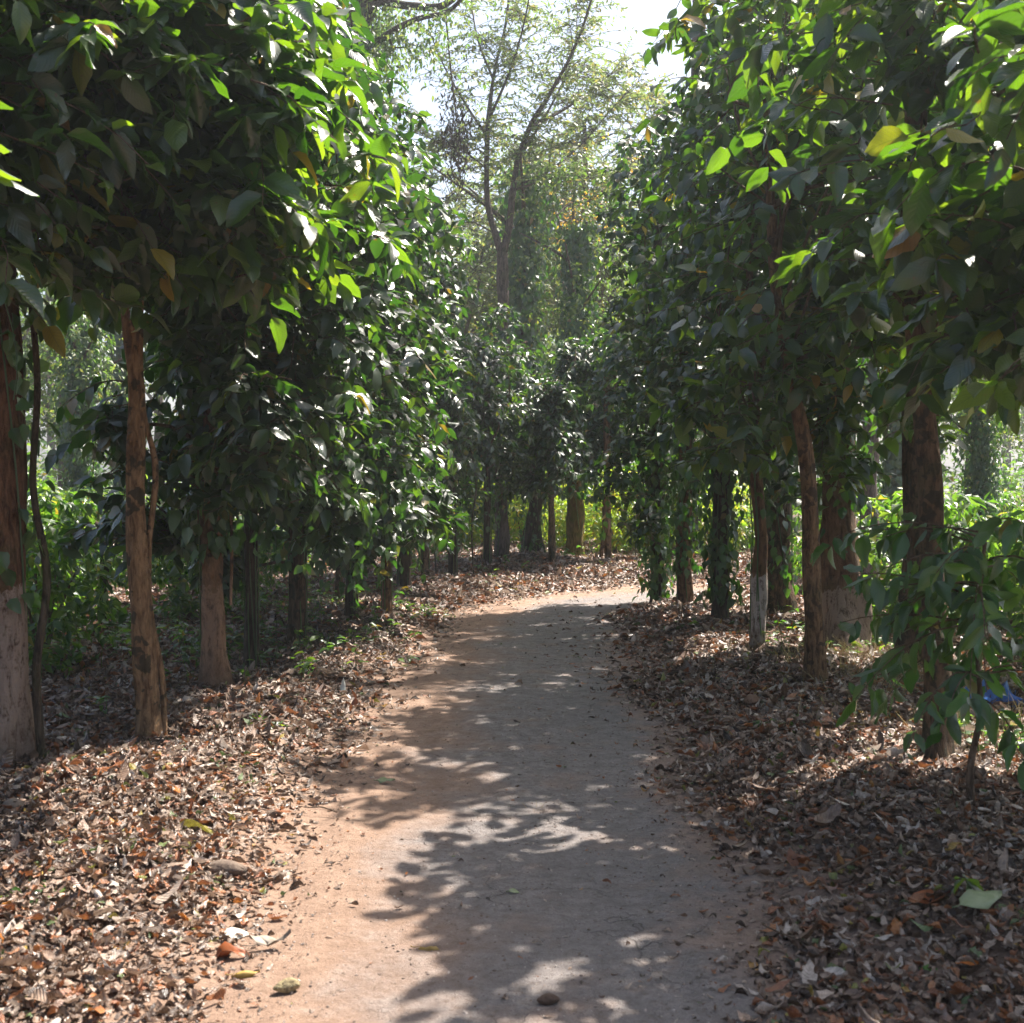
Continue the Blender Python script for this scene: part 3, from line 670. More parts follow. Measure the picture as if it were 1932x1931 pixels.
tree('shade_tree', b, 'grey straight trunk clothed in pepper vine at the bend', tk(-.0, 3.5, .12, .09), M_BARK_GREY, [(.0, 0, 2.0, 4.5, .6, 270)], 112, (.11, .16), T_FAR, 6, 1.0,
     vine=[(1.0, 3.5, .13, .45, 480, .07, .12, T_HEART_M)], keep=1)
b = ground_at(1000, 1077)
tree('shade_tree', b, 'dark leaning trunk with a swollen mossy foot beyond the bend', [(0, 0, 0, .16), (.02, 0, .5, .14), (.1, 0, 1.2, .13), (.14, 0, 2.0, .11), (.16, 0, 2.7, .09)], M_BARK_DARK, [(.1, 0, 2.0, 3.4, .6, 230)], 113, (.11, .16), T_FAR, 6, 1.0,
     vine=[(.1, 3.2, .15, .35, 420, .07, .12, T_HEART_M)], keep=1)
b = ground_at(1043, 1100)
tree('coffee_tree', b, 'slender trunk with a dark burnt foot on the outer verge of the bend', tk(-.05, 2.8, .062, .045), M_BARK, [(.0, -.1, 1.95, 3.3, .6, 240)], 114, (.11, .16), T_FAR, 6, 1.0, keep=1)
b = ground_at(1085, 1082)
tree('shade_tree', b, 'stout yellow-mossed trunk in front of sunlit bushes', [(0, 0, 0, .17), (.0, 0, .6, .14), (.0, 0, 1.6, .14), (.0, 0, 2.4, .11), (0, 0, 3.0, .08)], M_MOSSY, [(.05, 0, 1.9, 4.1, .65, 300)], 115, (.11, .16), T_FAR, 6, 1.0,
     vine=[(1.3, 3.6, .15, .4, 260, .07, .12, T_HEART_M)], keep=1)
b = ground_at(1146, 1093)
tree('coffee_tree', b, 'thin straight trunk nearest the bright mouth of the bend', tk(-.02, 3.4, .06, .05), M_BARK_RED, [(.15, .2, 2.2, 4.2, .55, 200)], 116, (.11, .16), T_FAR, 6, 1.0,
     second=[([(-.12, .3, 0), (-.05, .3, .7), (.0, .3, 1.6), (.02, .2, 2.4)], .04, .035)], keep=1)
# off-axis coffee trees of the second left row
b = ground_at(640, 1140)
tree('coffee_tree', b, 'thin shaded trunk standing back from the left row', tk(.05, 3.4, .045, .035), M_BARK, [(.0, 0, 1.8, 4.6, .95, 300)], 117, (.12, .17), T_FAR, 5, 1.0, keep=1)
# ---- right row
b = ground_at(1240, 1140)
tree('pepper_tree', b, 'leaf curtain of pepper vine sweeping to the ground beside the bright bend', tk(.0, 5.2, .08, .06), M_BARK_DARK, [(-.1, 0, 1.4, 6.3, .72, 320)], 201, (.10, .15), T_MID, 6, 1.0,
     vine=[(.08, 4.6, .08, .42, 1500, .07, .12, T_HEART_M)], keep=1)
b = ground_at(1292, 1150)
tree('pepper_tree', b, 'brown trunk half hidden by vine just right of the leaf curtain', tk(.0, 5.2, .085, .06), M_BARK_RED, [(.1, 0, 1.5, 6.0, .8, 280)], 202, (.10, .15), T_MID, 6, 1.0,
     vine=[(.45, 4.6, .08, .40, 900, .07, .12, T_HEART_M)], keep=1)
b = ground_at(1360, 1177)
tree('pepper_tree', b, 'dark column trunk wrapped top to foot in pepper vine on the right verge', tk(.0, 5.4, .085, .06), M_BARK_DARK, [(.15, 0, 1.7, 6.3, .92, 360)], 203, (.11, .16), T_MID, 6, 1.0,
     vine=[(.25, 4.6, .08, .34, 1000, .08, .13, T_HEART_M)], keep=1)
b = ground_at(1430, 1224)
tree('coffee_tree', b, 'slim trunk with a clean white lower half on the right verge', [(0, 0, 0, .072), (.01, 0, .7, .066), (.02, 0, 1.0, .07), (-.03, 0, 1.6, .05), (-.06, 0, 2.6, .05), (-.1, 0, 4.2, .035)], M_BARK_R2,
     [(-.05, -.1, 1.8, 5.7, 1.0, 270)], 204, (.12, .17), T_MID, 6, 1.0, vine=[(1.2, 1.9, .06, .2, 30, .08, .12, T_HEART_M)])
b = ground_at(1466, 1168)
tree('shade_tree', b, 'broad brown trunk with pepper leaves behind the white-footed slim trunk', tk(.0, 9.5, .16, .10), M_BARK, [(.1, .2, 2.6, 6.3, 1.1, 240), (.0, .2, 8.2, 10.8, 2.5, 230)], 205, (.11, .16), T_FAR, 6, 1.0,
     vine=[(.35, 5.0, .16, .42, 700, .08, .13, T_HEART_M)], keep=1)
b = ground_at(1540, 1291)
tree('coffee_tree', b, 'leaning brown trunk with peeling streaks in front of the thick trunk', [(0, 0, 0, .078), (-.02, 0, .6, .07), (-.05, 0, 1.2, .066), (-.10, 0, 1.8, .06), (-.22, 0, 2.35, .055), (-.34, 0, 3.2, .045), (-.4, 0, 4.4, .03)], M_BARK_RED,
     [(.0, -.2, 2.3, 5.8, 1.12, 250), (.35, -.9, 2.5, 4.8, .75, 80)], 206, (.11, .21), T_MID, 6, 1.0, limbs=16)
b = ground_at(1588, 1232)
tree('shade_tree', b, 'thickest right-hand trunk with flared whitewashed base and climbing pepper leaves', [(0, 0, 0, .20), (-.0, 0, .3, .175), (-.03, 0, .9, .165), (-.05, 0, 2.0, .16), (-.06, 0, 3.5, .14), (0, 0, 7.0, .1)], M_BARK_R5,
     [(.1, .3, 3.0, 6.2, 1.2, 200)], 207, (.12, .18), T_MID, 6, 1.0, vine=[(.95, 2.2, .16, .26, 60, .09, .14, T_HEART), (1.0, 2.4, .22, .42, 60, .09, .14, T_HEART)], nseg=24, flare=.75)
b = ground_at(1728, 1258)
tree('shade_tree', b, 'tall dark furrowed trunk rising behind the drooping sapling', tk(-.05, 8.0, .118, .09), M_BARK, [(.0, .2, 3.0, 5.6, 1.1, 210), (.9, .3, 2.6, 5.0, 1.1, 150)], 208, (.12, .18), T_MID, 6, 1.0, nseg=20)
b = ground_at(1768, 1437)
tree('coffee_tree', b, 'lichen-streaked trunk crossing before the dark furrowed trunk on the right', [(0, 0, 0, .078), (-.0, 0, .5, .078), (-.04, 0, 1.1, .076), (-.08, 0, 1.8, .072), (-.15, 0, 2.6, .065), (-.15, 0, 4.4, .05)], M_BARK,
     [(.05, -.2, 2.65, 4.75, 1.1, 200), (.9, -.5, 2.3, 4.6, 1.0, 200)], 209, (.12, .235), T_NEAR, 6, 1.0, limbs=20)
tree('coffee_tree', on(2.6, 4.6), 'near coffee tree outside the right edge, its dark leaves hanging into frame', tk(.0, 4.4, .07, .05), M_BARK,
     [(-.05, .1, 1.85, 3.9, 1.05, 190)], 210, (.14, .235), T_NEAR, 6, 1.0, limbs=16)
tree('coffee_tree', on(2.9, 2.2), 'coffee tree standing right of the camera', tk(.0, 4.2, .07, .05), M_BARK, [(.6, .0, 2.0, 4.0, .9, 120)], 211, (.15, .2), T_MID, 6, 1.0)
tree('coffee_tree', on(-3.1, 4.0), 'coffee tree standing left of the camera, leaves reaching into the top corner', tk(.0, 4.2, .07, .05), M_BARK, [(.0, .2, 2.2, 3.9, 1.1, 300)], 212, (.15, .2), T_NEAR, 6, 1.0)

# drooping young coffee plant, right foreground
b = ground_at(1835, 1530)
rg = rs(300); root = empty('coffee_sapling', b, 'young coffee sapling with drooping dark leaves in the right foreground', 'sapling')
mbk = MB(); limb(mbk, [(0, 0, -.04), (-.01, 0, .2), (.03, 0, .45), (.02, .02, .8), (.05, 0, 1.3)], .017, .008, 8, 3, .2, 5); mbk.obj('trunk', M_TWIG, root)
n = 34; a = rg.uniform(0, 6.28, n); h = rg.uniform(.40, 1.28, n); Ln = rg.uniform(.35, .85, n)
t = np.linspace(0, 1, 7)[None, :, None]; d = np.stack([np.cos(a), np.sin(a), rg.uniform(.1, .5, n)], -1)
P = np.stack([0 * h + .02, 0 * h, h], -1)[:, None] + d[:, None] * Ln[:, None, None] * t - np.array([0, 0, 1.]) * (Ln * rg.uniform(.25, .85, n))[:, None, None] * t ** 2
mt = MB(); tubes(mt, P, np.linspace(.005, .002, 7)[None].repeat(n, 0), 4); mt.obj('branches', M_TWIG, root)
ml = MB(); twig_leaves(ml, rg, P, 5, (.09, .16), T_NEAR, .9, aspect=.5); ml.obj('crown', M_PEPPER, root)

# bare forked stump, left
b = ground_at(192, 1185)
root = empty('dead_stump', b, 'bare dark forked stump standing among the left bushes', 'stump')
mbk = MB(); limb(mbk, [(0, 0, -.05), (.02, 0, .3), (.05, 0, .65), (.07, 0, .95)], .05, .045, 10, 5, .35, 6, .3); mbk.obj('trunk', M_BARK_DARK, root)
mbk = MB(); limb(mbk, [(.07, 0, .90), (.03, 0, 1.0), (-.06, 0, 1.05), (-.13, 0, 1.13)], .035, .022, 8, 6, .3, 5)
limb(mbk, [(.07, 0, .88), (.12, 0, .96), (.17, 0, .97)], .028, .018, 8, 7, .3, 5); mbk.obj('fork', M_BARK_DARK, root)

# ------------------------------------------------------------------ understorey bushes
def bush(name, seed, leafm, h=1.45, rad=.85, L=(.09, .15), n=240, temps=T_FAR):
    rg = rs(seed); root = empty(name, (0, 0, 0), 'x', 'bush')
    mb = MB()
    for q in range(6):
        a = rg.uniform(0, 6.28); r = rg.uniform(.2, .5)
        limb(mb, [(0, 0, -.05), (r * .3 * math.cos(a), r * .3 * math.sin(a), h * .35), (r * .8 * math.cos(a), r * .8 * math.sin(a), h * .75)], .02, .008, 6, seed + q, .1, 4)
    mb.obj('stem', M_TWIG, root)
    P, _ = make_twigs(rg, [(0, 0, .18, h, rad, n)], 1.0, length=(.25, .5)); mt = MB()
    twig_leaves(mt, rg, P, 4, L, temps, .3); mt.obj('foliage', leafm, root); return root
BV = [bush('coffee_bush', 400, M_BUSH), bush('coffee_bush', 401, M_BUSH, 1.3, .95), bush('coffee_bush', 402, M_LITBUSH, 1.55, .8)]
used = [0, 0, 0]
def put_bush(v, x, y, sc, rz, label, group):
    p = on(x, y)
    if not used[v]:
        used[v] = 1; o = BV[v]; o.location = [float(q) for q in p]; o.scale = (sc,) * 3; o.rotation_euler.z = rz; o['label'] = label; o['group'] = group
    else: copy_thing(BV[v], p, rz, sc, label, group)
rg = rs(8)
for x, y in [(-3.9, 9.6), (-5.2, 10.4), (-4.4, 11.6), (-3.7, 12.9), (-6.0, 12.6), (-5.0, 14.0), (-3.6, 15.0), (-6.6, 15.2), (-4.4, 16.6), (-5.9, 17.4), (-3.4, 18.4), (-7.6, 18.4), (-5.0, 20), (-6.8, 21), (-3.2, 21.5), (-8.4, 22.5), (-9.2, 17), (-8.0, 14)]:
    put_bush(rg.randint(0, 2), x + rg.normal(0, .15), y, rg.uniform(.6, 1.1), rg.uniform(0, 6.28), 'leafy green coffee bush in the undergrowth behind the left row of trees', 'undergrowth bushes left of the track')
for x, y in [(4.3, 8.6), (5.0, 10.2), (4.1, 11.9), (5.4, 12.2), (6.4, 11), (4.6, 13.9), (6.2, 13.8), (7.6, 13), (5.2, 15.3), (6.9, 15.6), (8.4, 15), (3.9, 15.6), (6.0, 21), (8, 20.6), (10, 21.2), (4.6, 22.4), (7, 23), (9.2, 17)]:
    put_bush(rg.randint(0, 2), x + rg.normal(0, .15), y, rg.uniform(.6, 1.1), rg.uniform(0, 6.28), 'leafy green coffee bush in the undergrowth behind the right row of trees', 'undergrowth bushes right of the track')
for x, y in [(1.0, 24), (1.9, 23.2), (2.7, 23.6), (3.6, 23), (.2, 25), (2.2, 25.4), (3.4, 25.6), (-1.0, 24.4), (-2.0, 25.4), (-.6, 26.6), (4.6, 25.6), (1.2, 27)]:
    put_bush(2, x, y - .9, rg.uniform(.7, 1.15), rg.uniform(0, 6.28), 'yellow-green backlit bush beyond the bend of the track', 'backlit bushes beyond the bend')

# ------------------------------------------------------------------ vine-clad columns and background trees
def column(name, seed, H, rad, r0, n, leafm=M_PEPPER, top=True, L=(.12, .2)):
    rg = rs(seed); root = empty(name, (0, 0, 0), 'x', 'tree')
    mb = MB(); tp = np.array([(0, 0, -.1), (.05, 0, H * .3), (-.05, .05, H * .6), (.1, 0, H)]); limb(mb, tp, r0, r0 * .2, 10, seed, .15, 8, .3)
    for q in range(5):
        a = rg.uniform(0, 6.28); e = np.array([math.cos(a), math.sin(a), rg.uniform(.6, 1.3)]) * rg.uniform(1.2, 2.4)
        b0 = np.array([0, 0, H * rg.uniform(.7, .97)]); limb(mb, [b0, b0 + e * .4 + [0, 0, .1], b0 + e], r0 * .35, .02, 6, seed + q, .1, 5)
    mb.obj('trunk', M_BARK_GREY, root)
    mv = MB(); vine_leaves(mv, rg, tp, .2, H * 1.03, (r0 * .6, rad), n, L, T_HEART_M); mv.obj('vine', leafm, root)
    if top:
        mc = MB(); P, _ = make_twigs(rg, [(0, 0, H * .72, H * 1.25, 2.2, 260)], 1.0, length=(.6, 1.2)); twig_leaves(mc, rg, P, 5, (.14, .22), T_FAR, .3, keep=.9); mc.obj('crown', M_FAR, root)
    return root
CV = [column('vine_column_tree', 500, 8.5, .75, .16, 6000, top=False), column('vine_column_tree', 501, 7.0, .9, .18, 5500), column('vine_column_tree', 502, 9.5, .75, .2, 6000)]

def big_tree(name, seed, H, spread, leafm, bark, nt=420, L=(.16, .28), fine=False, zb=.45, r0=.22):
    rg = rs(seed); root = empty(name, (0, 0, 0), 'x', 'tree')
    mb = MB(); tp = [(0, 0, -.1), (rg.normal(0, .1), 0, H * .25), (rg.normal(0, .2), rg.normal(0, .2), H * .5), (rg.normal(0, .3), 0, H * .85)]
    limb(mb, tp, r0, r0 * .35, 10, seed, .15, 8, .4); mb.obj('trunk', bark, root)
    lobes = [(0, 0, H * (zb + .15), H, spread * .55, nt * .3)]
    mbr = MB()
    for q in range(6):
        a = q * 1.05 + rg.uniform(-.3, .3); rr = spread * rg.uniform(.45, .75); z = H * rg.uniform(zb, .8)
        c = np.array([rr * math.cos(a), rr * math.sin(a), z]); b0 = np.array([0, 0, H * rg.uniform(.3, .55)])
        limb(mbr, [b0, b0 * .6 + c * .4 + [0, 0, .4], c * .8 + b0 * .2 + [0, 0, .3], c + [0, 0, .9]], r0 * .4, .03, 7, seed + q, .15, 6)
        lobes.append((c[0], c[1], z - spread * .25, z + spread * .4, spread * .45, nt * .12))
    P, _ = make_twigs(rg, lobes, 1.0, length=(.8, 1.6) if not fine else (.9, 2.0))
    tubes(mbr, P, np.linspace(.016, .005, P.shape[1])[None].repeat(len(P), 0), 3); mbr.obj('branches', bark, root)
    mc = MB()
    if fine: twig_leaves(mc, rg, P, 14, L, T_FINE, .25, aspect=.45, keep=.95)
    else: twig_leaves(mc, rg, P, 8, L, T_FAR, .3, keep=.95)
    mc.obj('crown', leafm, root); return root
BT = [big_tree('canopy_tree', 600, 13, 4.2, M_FAR, M_BARK_GREY), big_tree('canopy_tree', 601, 10, 3.6, M_FAR, M_BARK_GREY, zb=.35), big_tree('canopy_tree', 602, 15, 4.4, M_FAR, M_BARK_GREY, zb=.4)]
FT = [big_tree('feathery_tree', 610, 13, 3.8, M_FEATHER, M_BARK_GREY, 620, (.11, .2), True, zb=.5, r0=.16), big_tree('feathery_tree', 611, 11, 3.4, M_FEATHER, M_BARK_GREY, 600, (.11, .2), True, zb=.4, r0=.14)]

_used = set()
def put(src, px, Y, sc, rz, label, group=None, x=None):
    x = (px - 966) / F * Y if x is None else x; p = on(x, Y)
    if src.name not in _used:
        _used.add(src.name); src.location = [float(v) for v in p]; src.scale = (sc,) * 3; src.rotation_euler.z = rz; src['label'] = label
        if group: src['group'] = group
    else: copy_thing(src, p, rz, sc, label, group)
put(CV[0], 990, 28, .97, .3, 'narrow column of dark vine leaves directly right of the forked slender tree')
put(CV[2], 1090, 25.5, .68, 1.3, 'broad vine-wrapped column topped by bare forked branches right of centre')
put(CV[1], 1150, 36, .9, 2.3, 'vine-wrapped trunk just left of the right-hand wall of leaves')
put(CV[1], 150, 24, .62, .8, 'hazy vine-wrapped trunk behind the sunlit bushes at far left')
put(CV[0], 235, 33, .7, 2.8, 'slim vine-wrapped trunk between the mottled trunk and the far-left bushes')
put(CV[1], 1850, 17.5, .42, 1.8, 'short dark vine-wrapped trunk behind the bushes near the right edge')
put(CV[0], 1690, 22, .7, 4.0, 'dim vine-wrapped trunk seen between the thick trunk and furrowed trunk')
put(CV[2], 870, 38, .72, 5.0, 'tall blue-hazed vine column behind the left wall of leaves')
put(CV[1], 1240, 44, 1.0, 5.5, 'faint vine column behind the right wall of leaves')
rg = rs(21)
FG = 'tall trees forming the hazy forest behind the plantation'
FL = 'hazy broadleaf forest tree far behind the plantation rows'
for px, Y, v, sc in [(885, 50, 1, 1.15), (1010, 54, 0, 1.0), (1140, 50, 2, .85), (1065, 45, 1, .8), (940, 43, 1, .62), (700, 48, 0, 1.0), (560, 40, 1, 1.0), (420, 34, 0, .8), (300, 42, 2, .9), (120, 38, 1, .9), (-60, 34, 0, .9), (1300, 46, 1, 1.0), (1420, 38, 0, .9), (1560, 44, 2, 1.0), (1700, 36, 1, 1.0), (1830, 40, 0, 1.0), (1980, 34, 2, .9), (880, 62, 1, 1.2), (1010, 66, 2, .8), (1150, 64, 0, .8), (780, 70, 0, 1.2), (940, 80, 1, 1.1), (1090, 82, 0, 1.0), (1240, 76, 2, 1.1), (640, 78, 2, 1.2), (480, 70, 1, 1.2), (300, 72, 0, 1.3), (100, 70, 2, 1.2), (1400, 74, 1, 1.3), (1560, 72, 0, 1.2), (1740, 70, 2, 1.2), (1900, 70, 1, 1.2)]:
    put(BT[v], px, Y, sc, rg.uniform(0, 6.28), FL, FG)
put(FT[0], 1120, 34, 1.0, .5, 'feathery fine-leaved tree filling the sky gap right of the forked slender tree')
put(FT[1], 860, 36, 1.05, 2.0, 'feathery fine-leaved tree with a brown-tinged crown left of the forked slender tree')
put(FT[0], 1010, 46, 1.1, 3.0, 'taller feathery tree directly behind the forked slender tree')
put(FT[1], 1230, 40, 1.0, 4.4, 'feathery tree against white sky beside the right wall of leaves')

# far undergrowth that closes the view between trunks
rg = rs(55); mb = MB(); nbl = 30000
x = rg.uniform(-34, 34, nbl); y = rg.uniform(27, 62, nbl); m = np.abs(x) < y * .6; x, y = x[m], y[m]
hh = (1.5 + 1.4 * wob(x, y, .7) + .9 * wob(x, y, 2.2)) * 1.1; hh = np.clip(hh, .5, 4); z = gz(x, y) + hh * rg.uniform(.1, 1, len(x)) ** .7
P = np.stack([x, y, z], -1); D = rg.normal(0, 1, P.shape); D[:, 2] = D[:, 2] * .5 - .2; N = rg.normal(0, .5, P.shape) + np.array([0, 0, 1.]); L = rg.uniform(.16, .34, len(x))
add_leaves(mb, P, D, N, L, L * .55, T_FAR, rg); tag(mb.obj('undergrowth', M_BUSH), 'tangled green undergrowth filling the forest floor beyond the rows', 'undergrowth', kind='stuff')

# ------------------------------------------------------------------ the slender forked tree in the centre
Y0 = 27.0; base = on((950 - 966) / F * Y0, Y0)
root = empty('forked_tree', base, 'slender forked tree with bare upper stems rising above the bend, fine leaves against the sky', 'tree')
def rel(px, py, dy=0): return at(px, py, Y0 + dy) - base
mb = MB(); limb(mb, [(0, 0, -.1), rel(951, 900), rel(950, 700), rel(950, 600), rel(948, 520), rel(946, 478)], .15, .125, 12, 70, .12, 8, .3); mb.obj('trunk', M_BARK_GREY, root)
segs = [([(946, 482, 0), (934, 440, 0), (921, 390, .1), (918, 300, .2), (922, 220, .4), (934, 130, .6), (955, 40, .8), (965, -80, 1)], .085, .02),
        ([(948, 482, 0), (960, 430, 0), (968, 360, -.1), (978, 300, -.1), (1000, 240, -.3), (1030, 190, -.5), (1075, 110, -.6), (1110, 20, -.8), (1135, -90, -1)], .09, .018),
        ([(970, 360, -.1), (1000, 350, -.3), (1050, 338, -.6), (1110, 334, -1), (1180, 338, -1.4)], .035, .008),
        ([(990, 345, -.3), (1040, 320, .2), (1100, 270, .5), (1160, 200, .9), (1210, 150, 1.2)], .03, .008),
        ([(1000, 240, -.3), (1060, 210, .3), (1130, 160, .8), (1190, 110, 1.2)], .04, .009),
        ([(985, 290, -.1), (1040, 200, .6), (1080, 110, 1), (1090, 20, 1.4)], .035, .01),
        ([(920, 260, .3), (880, 200, .5), (840, 130, .9), (810, 60, 1.2)], .035, .01),
        ([(919, 320, .2), (880, 290, .0), (830, 270, -.4), (780, 250, -.8)], .022, .006),
        ([(921, 230, .4), (960, 140, .1), (985, 60, -.2), (1005, -40, -.4)], .035, .012),
        ([(930, 150, .6), (900, 70, .8), (885, -30, 1)], .03, .01),
        ([(930, 440, 0), (890, 420, .4), (850, 430, .8), (820, 460, 1.0)], .018, .005)]
tips = []; mb = MB()
for s, r0, r1 in segs:
    pts = [rel(*p) for p in s]; limb(mb, pts, r0, r1, 8, 71, .1, 7); C = catmull(pts, 6); tips += [C[k] for k in range(len(C) // 3, len(C))]
mb.obj('branches', M_BARK_GREY, root)
rg = rs(72); tips = np.array(tips); S = tips[rg.randint(0, len(tips), 620)]; n = len(S); a = rg.uniform(0, 6.28, n)
d = np.stack([np.cos(a), np.sin(a), rg.uniform(-.1, 1.0, n)], -1); Ln = rg.uniform(.5, 1.5, n); t = np.linspace(0, 1, 6)[None, :, None]
P = S[:, None] + d[:, None] * Ln[:, None, None] * t - np.array([0, 0, 1.]) * (Ln * .3)[:, None, None] * t ** 2
mb = MB(); tubes(mb, P, np.linspace(.009, .003, 6)[None].repeat(n, 0), 3); mb.obj('twigs', M_BARK_GREY, root)
mb = MB(); twig_leaves(mb, rg, P, 12, (.09, .15), T_FINE, .25, aspect=.42, keep=.8); mb.obj('crown', M_FEATHER, root)

# autumn-leaved tree right of centre
Y0 = 29.0; base = on((1120 - 966) / F * Y0, Y0)
root = empty('yellow_tree', base, 'small bare-branched tree with scattered orange and yellow leaves right of centre', 'tree')
mb = MB(); limb(mb, [(0, 0, -.1), rel(1100, 800), rel(1088, 600), rel(1080, 500), rel(1082, 420)], .1, .06, 8, 75, .1, 7); mb.obj('trunk', M_BARK_GREY, root)
mb = MB(); tips = []
for s in ([(1082, 480, 0), (1060, 430, .2), (1040, 380, .4), (1030, 310, .6)], [(1082, 440, 0), (1082, 380, 0), (1090, 330, 0), (1110, 280, .3)], [(1082, 430, 0), (1110, 380, .3), (1150, 350, .6), (1180, 300, .8)], [(1080, 500, 0), (1110, 450, -.4), (1150, 430, -.8)]):
    pts = [rel(*p) for p in s]; limb(mb, pts, .045, .01, 6, 76, .1, 6); tips += list(catmull(pts, 5))
rg = rs(77); tips = np.array(tips); S = tips[rg.randint(0, len(tips), 110)]; n = len(S); a = rg.uniform(0, 6.28, n)
d = np.stack([np.cos(a), np.sin(a), rg.uniform(-.3, .7, n)], -1); Ln = rg.uniform(.3, .9, n); t = np.linspace(0, 1, 6)[None, :, None]
P = S[:, None] + d[:, None] * Ln[:, None, None] * t
tubes(mb, P, np.linspace(.009, .003, 6)[None].repeat(n, 0), 3); mb.obj('branches', M_BARK_GREY, root)
mb = MB(); twig_leaves(mb, rg, P, 3, (.07, .13), T_FAR, .3, aspect=.55, keep=.55); mb.obj('crown', M_ORANGE, root)

# huge old tree top left: heavy dark limbs, hanging creeper
Y0 = 22.0; base = on((610 - 966) / F * Y0, Y0)
root = empty('old_rain_tree', base, 'massive old tree behind the left hedge with heavy dark limbs across the top', 'tree')
mb = MB(); limb(mb, [(0, 0, -.1), rel(612, 800), rel(620, 500), rel(630, 250), rel(655, 90), rel(690, 10), rel(740, -80)], .36, .22, 16, 80, .15, 8, .4); mb.obj('trunk', M_BARK_DARK, root)
mb = MB(); ss = [([(680, 20, 0), (720, 4, 0), (775, 12, 0), (830, 12, 0), (880, -20, 0)], .085, .05), ([(655, 100, 0), (700, 85, -.3), (740, 60, -.5), (790, 35, -.6), (850, 20, -.6), (900, -40, -.6)], .07, .03),
      ([(730, 65, -.4), (745, 90, -.4), (790, 85, -.2)], .02, .01), ([(640, 160, 0), (680, 60, .4), (700, -60, .8)], .12, .08), ([(645, 120, 0), (560, 20, 0), (500, -100, 0)], .14, .08)]
tips = []
for s, r0, r1 in ss: pts = [rel(*p) for p in s]; limb(mb, pts, r0, r1, 10, 81, .15, 7); tips += list(catmull(pts, 6))
mb.obj('branches', M_BARK_DARK, root)
rg = rs(82); tips = np.array(tips); S = tips[rg.randint(0, len(tips), 200)]; n = len(S); a = rg.uniform(0, 6.28, n)
d = np.stack([np.cos(a), np.sin(a), rg.uniform(-.9, .4, n)], -1); Ln = rg.uniform(.3, 1.2, n); t = np.linspace(0, 1, 6)[None, :, None]
P = S[:, None] + d[:, None] * Ln[:, None, None] * t - np.array([0, 0, 1.]) * (Ln * .4)[:, None, None] * t ** 2
mb = MB(); twig_leaves(mb, rg, P, 6, (.07, .13), T_FAR, .5, keep=.8)
for px, py, n_ in ((690, 70, 900), (710, 110, 600)):
    c = rel(px, py); Pp = c + rg.normal(0, 1, (n_, 3)) * [.28, .3, .45]; Dd = rg.normal(0, .5, (n_, 3)) + [0, 0, -1]; L = rg.uniform(.07, .13, n_)
    add_leaves(mb, Pp, Dd, rg.normal(0, 1, (n_, 3)) + [0, -.5, .6], L, L * .6, T_FAR, rg)
mb.obj('crown', M_FAR, root)
mb = MB(); n_ = 700; c = rel(862, 265, 2); Pp = c + rg.normal(0, 1, (n_, 3)) * [.16, .2, .55]; Dd = rg.normal(0, .4, (n_, 3)) + [0, 0, -1]; L = rg.uniform(.07, .14, n_)
add_leaves(mb, Pp, Dd, rg.normal(0, 1, (n_, 3)), L, L * .4, T_FAR, rg)
limb(mb, [c + [0, 0, .4], c + [-.1, 0, 1.2], rel(840, 20, 1)], .015, .02, 5, 3); mb.obj('hanging_creeper', M_BARK_DARK, root)

# tall trunks behind the top of the right-hand wall
for q, (px, w, Y_, lab) in enumerate([(1308, .15, 22, 'straight dark trunk poking above the right wall of leaves'), (1640, .13, 19, 'tall trunk glimpsed through the top of the right-hand foliage')]):
    b = on((px - 966) / F * Y_, Y_)
    tree('tall_tree', b, lab, tk(.1, 14, w, w * .7), M_BARK_GREY, [(0, 0, 11, 14, 2.3 if q == 0 else 1.3, 190 if q == 0 else 60)], 700 + q, (.14, .22), T_FAR, 6, 1.0, leafm=M_FAR, twl=(.6, 1.2))

# ------------------------------------------------------------------ small things lying about
def one_leaf(name, px, py, L, W, az, label, m, temps=T_NEAR, ti=0, tilt=.08, flip=1, cat='fallen leaf', lift=.02):
    p = ground_at(px, py); p[2] = float(surf(np.array([p[0]]), np.array([p[1]]))[0]) + lift; mb = MB()
    D = np.array([[math.cos(az) * math.cos(tilt), math.sin(az) * math.cos(tilt), math.sin(tilt)]]); N = np.array([[.1, -.35, 1.0 * flip]])
    V0 = -D * L / 2
    add_leaves(mb, V0, D, N, np.array([L]), np.array([W]), [temps[ti]], rs(1))
    tubes(mb, np.array([[V0[0] - D[0] * L * .18 + [0, 0, .004], V0[0] - D[0] * .01, V0[0] + D[0] * .02]]), [[.002, .002, .001]], 5)
    o = mb.obj(name, m); o.location = [float(v) for v in p]; sd = o.modifiers.new('thickness', 'SOLIDIFY'); sd.thickness = .0012; tag(o, label, cat); return o
M_PALE = plain('pale_dead_leaf', (.17, .22, .09), .5, var=(.30, .33, .19), scale=12, trans=.15); M_WHITE = plain('bleached_leaf', (.62, .60, .54), .5, var=(.6, .6, .52), trans=.1)
M_RUST = plain('rust_leaf', (.35, .10, .03), .5, var=(.22, .07, .02), trans=.2); M_ORNG = plain('orange_leaf', (.65, .20, .03), .5, trans=.25); M_YEL = plain('yellow_leaf', (.50, .40, .04), .45, trans=.3)
M_OCH = plain('ochre_leaf', (.42, .27, .06), .5, trans=.2); M_GRN = plain('green_fallen_leaf', (.12, .26, .05), .45, trans=.3)
one_leaf('fallen_leaf', 1852, 1730, .19, .10, .35, 'large pale green-grey fallen leaf in the right foreground litter', M_PALE, T_NEAR, 2, .25, lift=.075)
one_leaf('fallen_leaf', 446, 1772, .10, .07, .5, 'bleached white leaf catching the sun at the left track edge', M_WHITE, ti=1, tilt=.2)
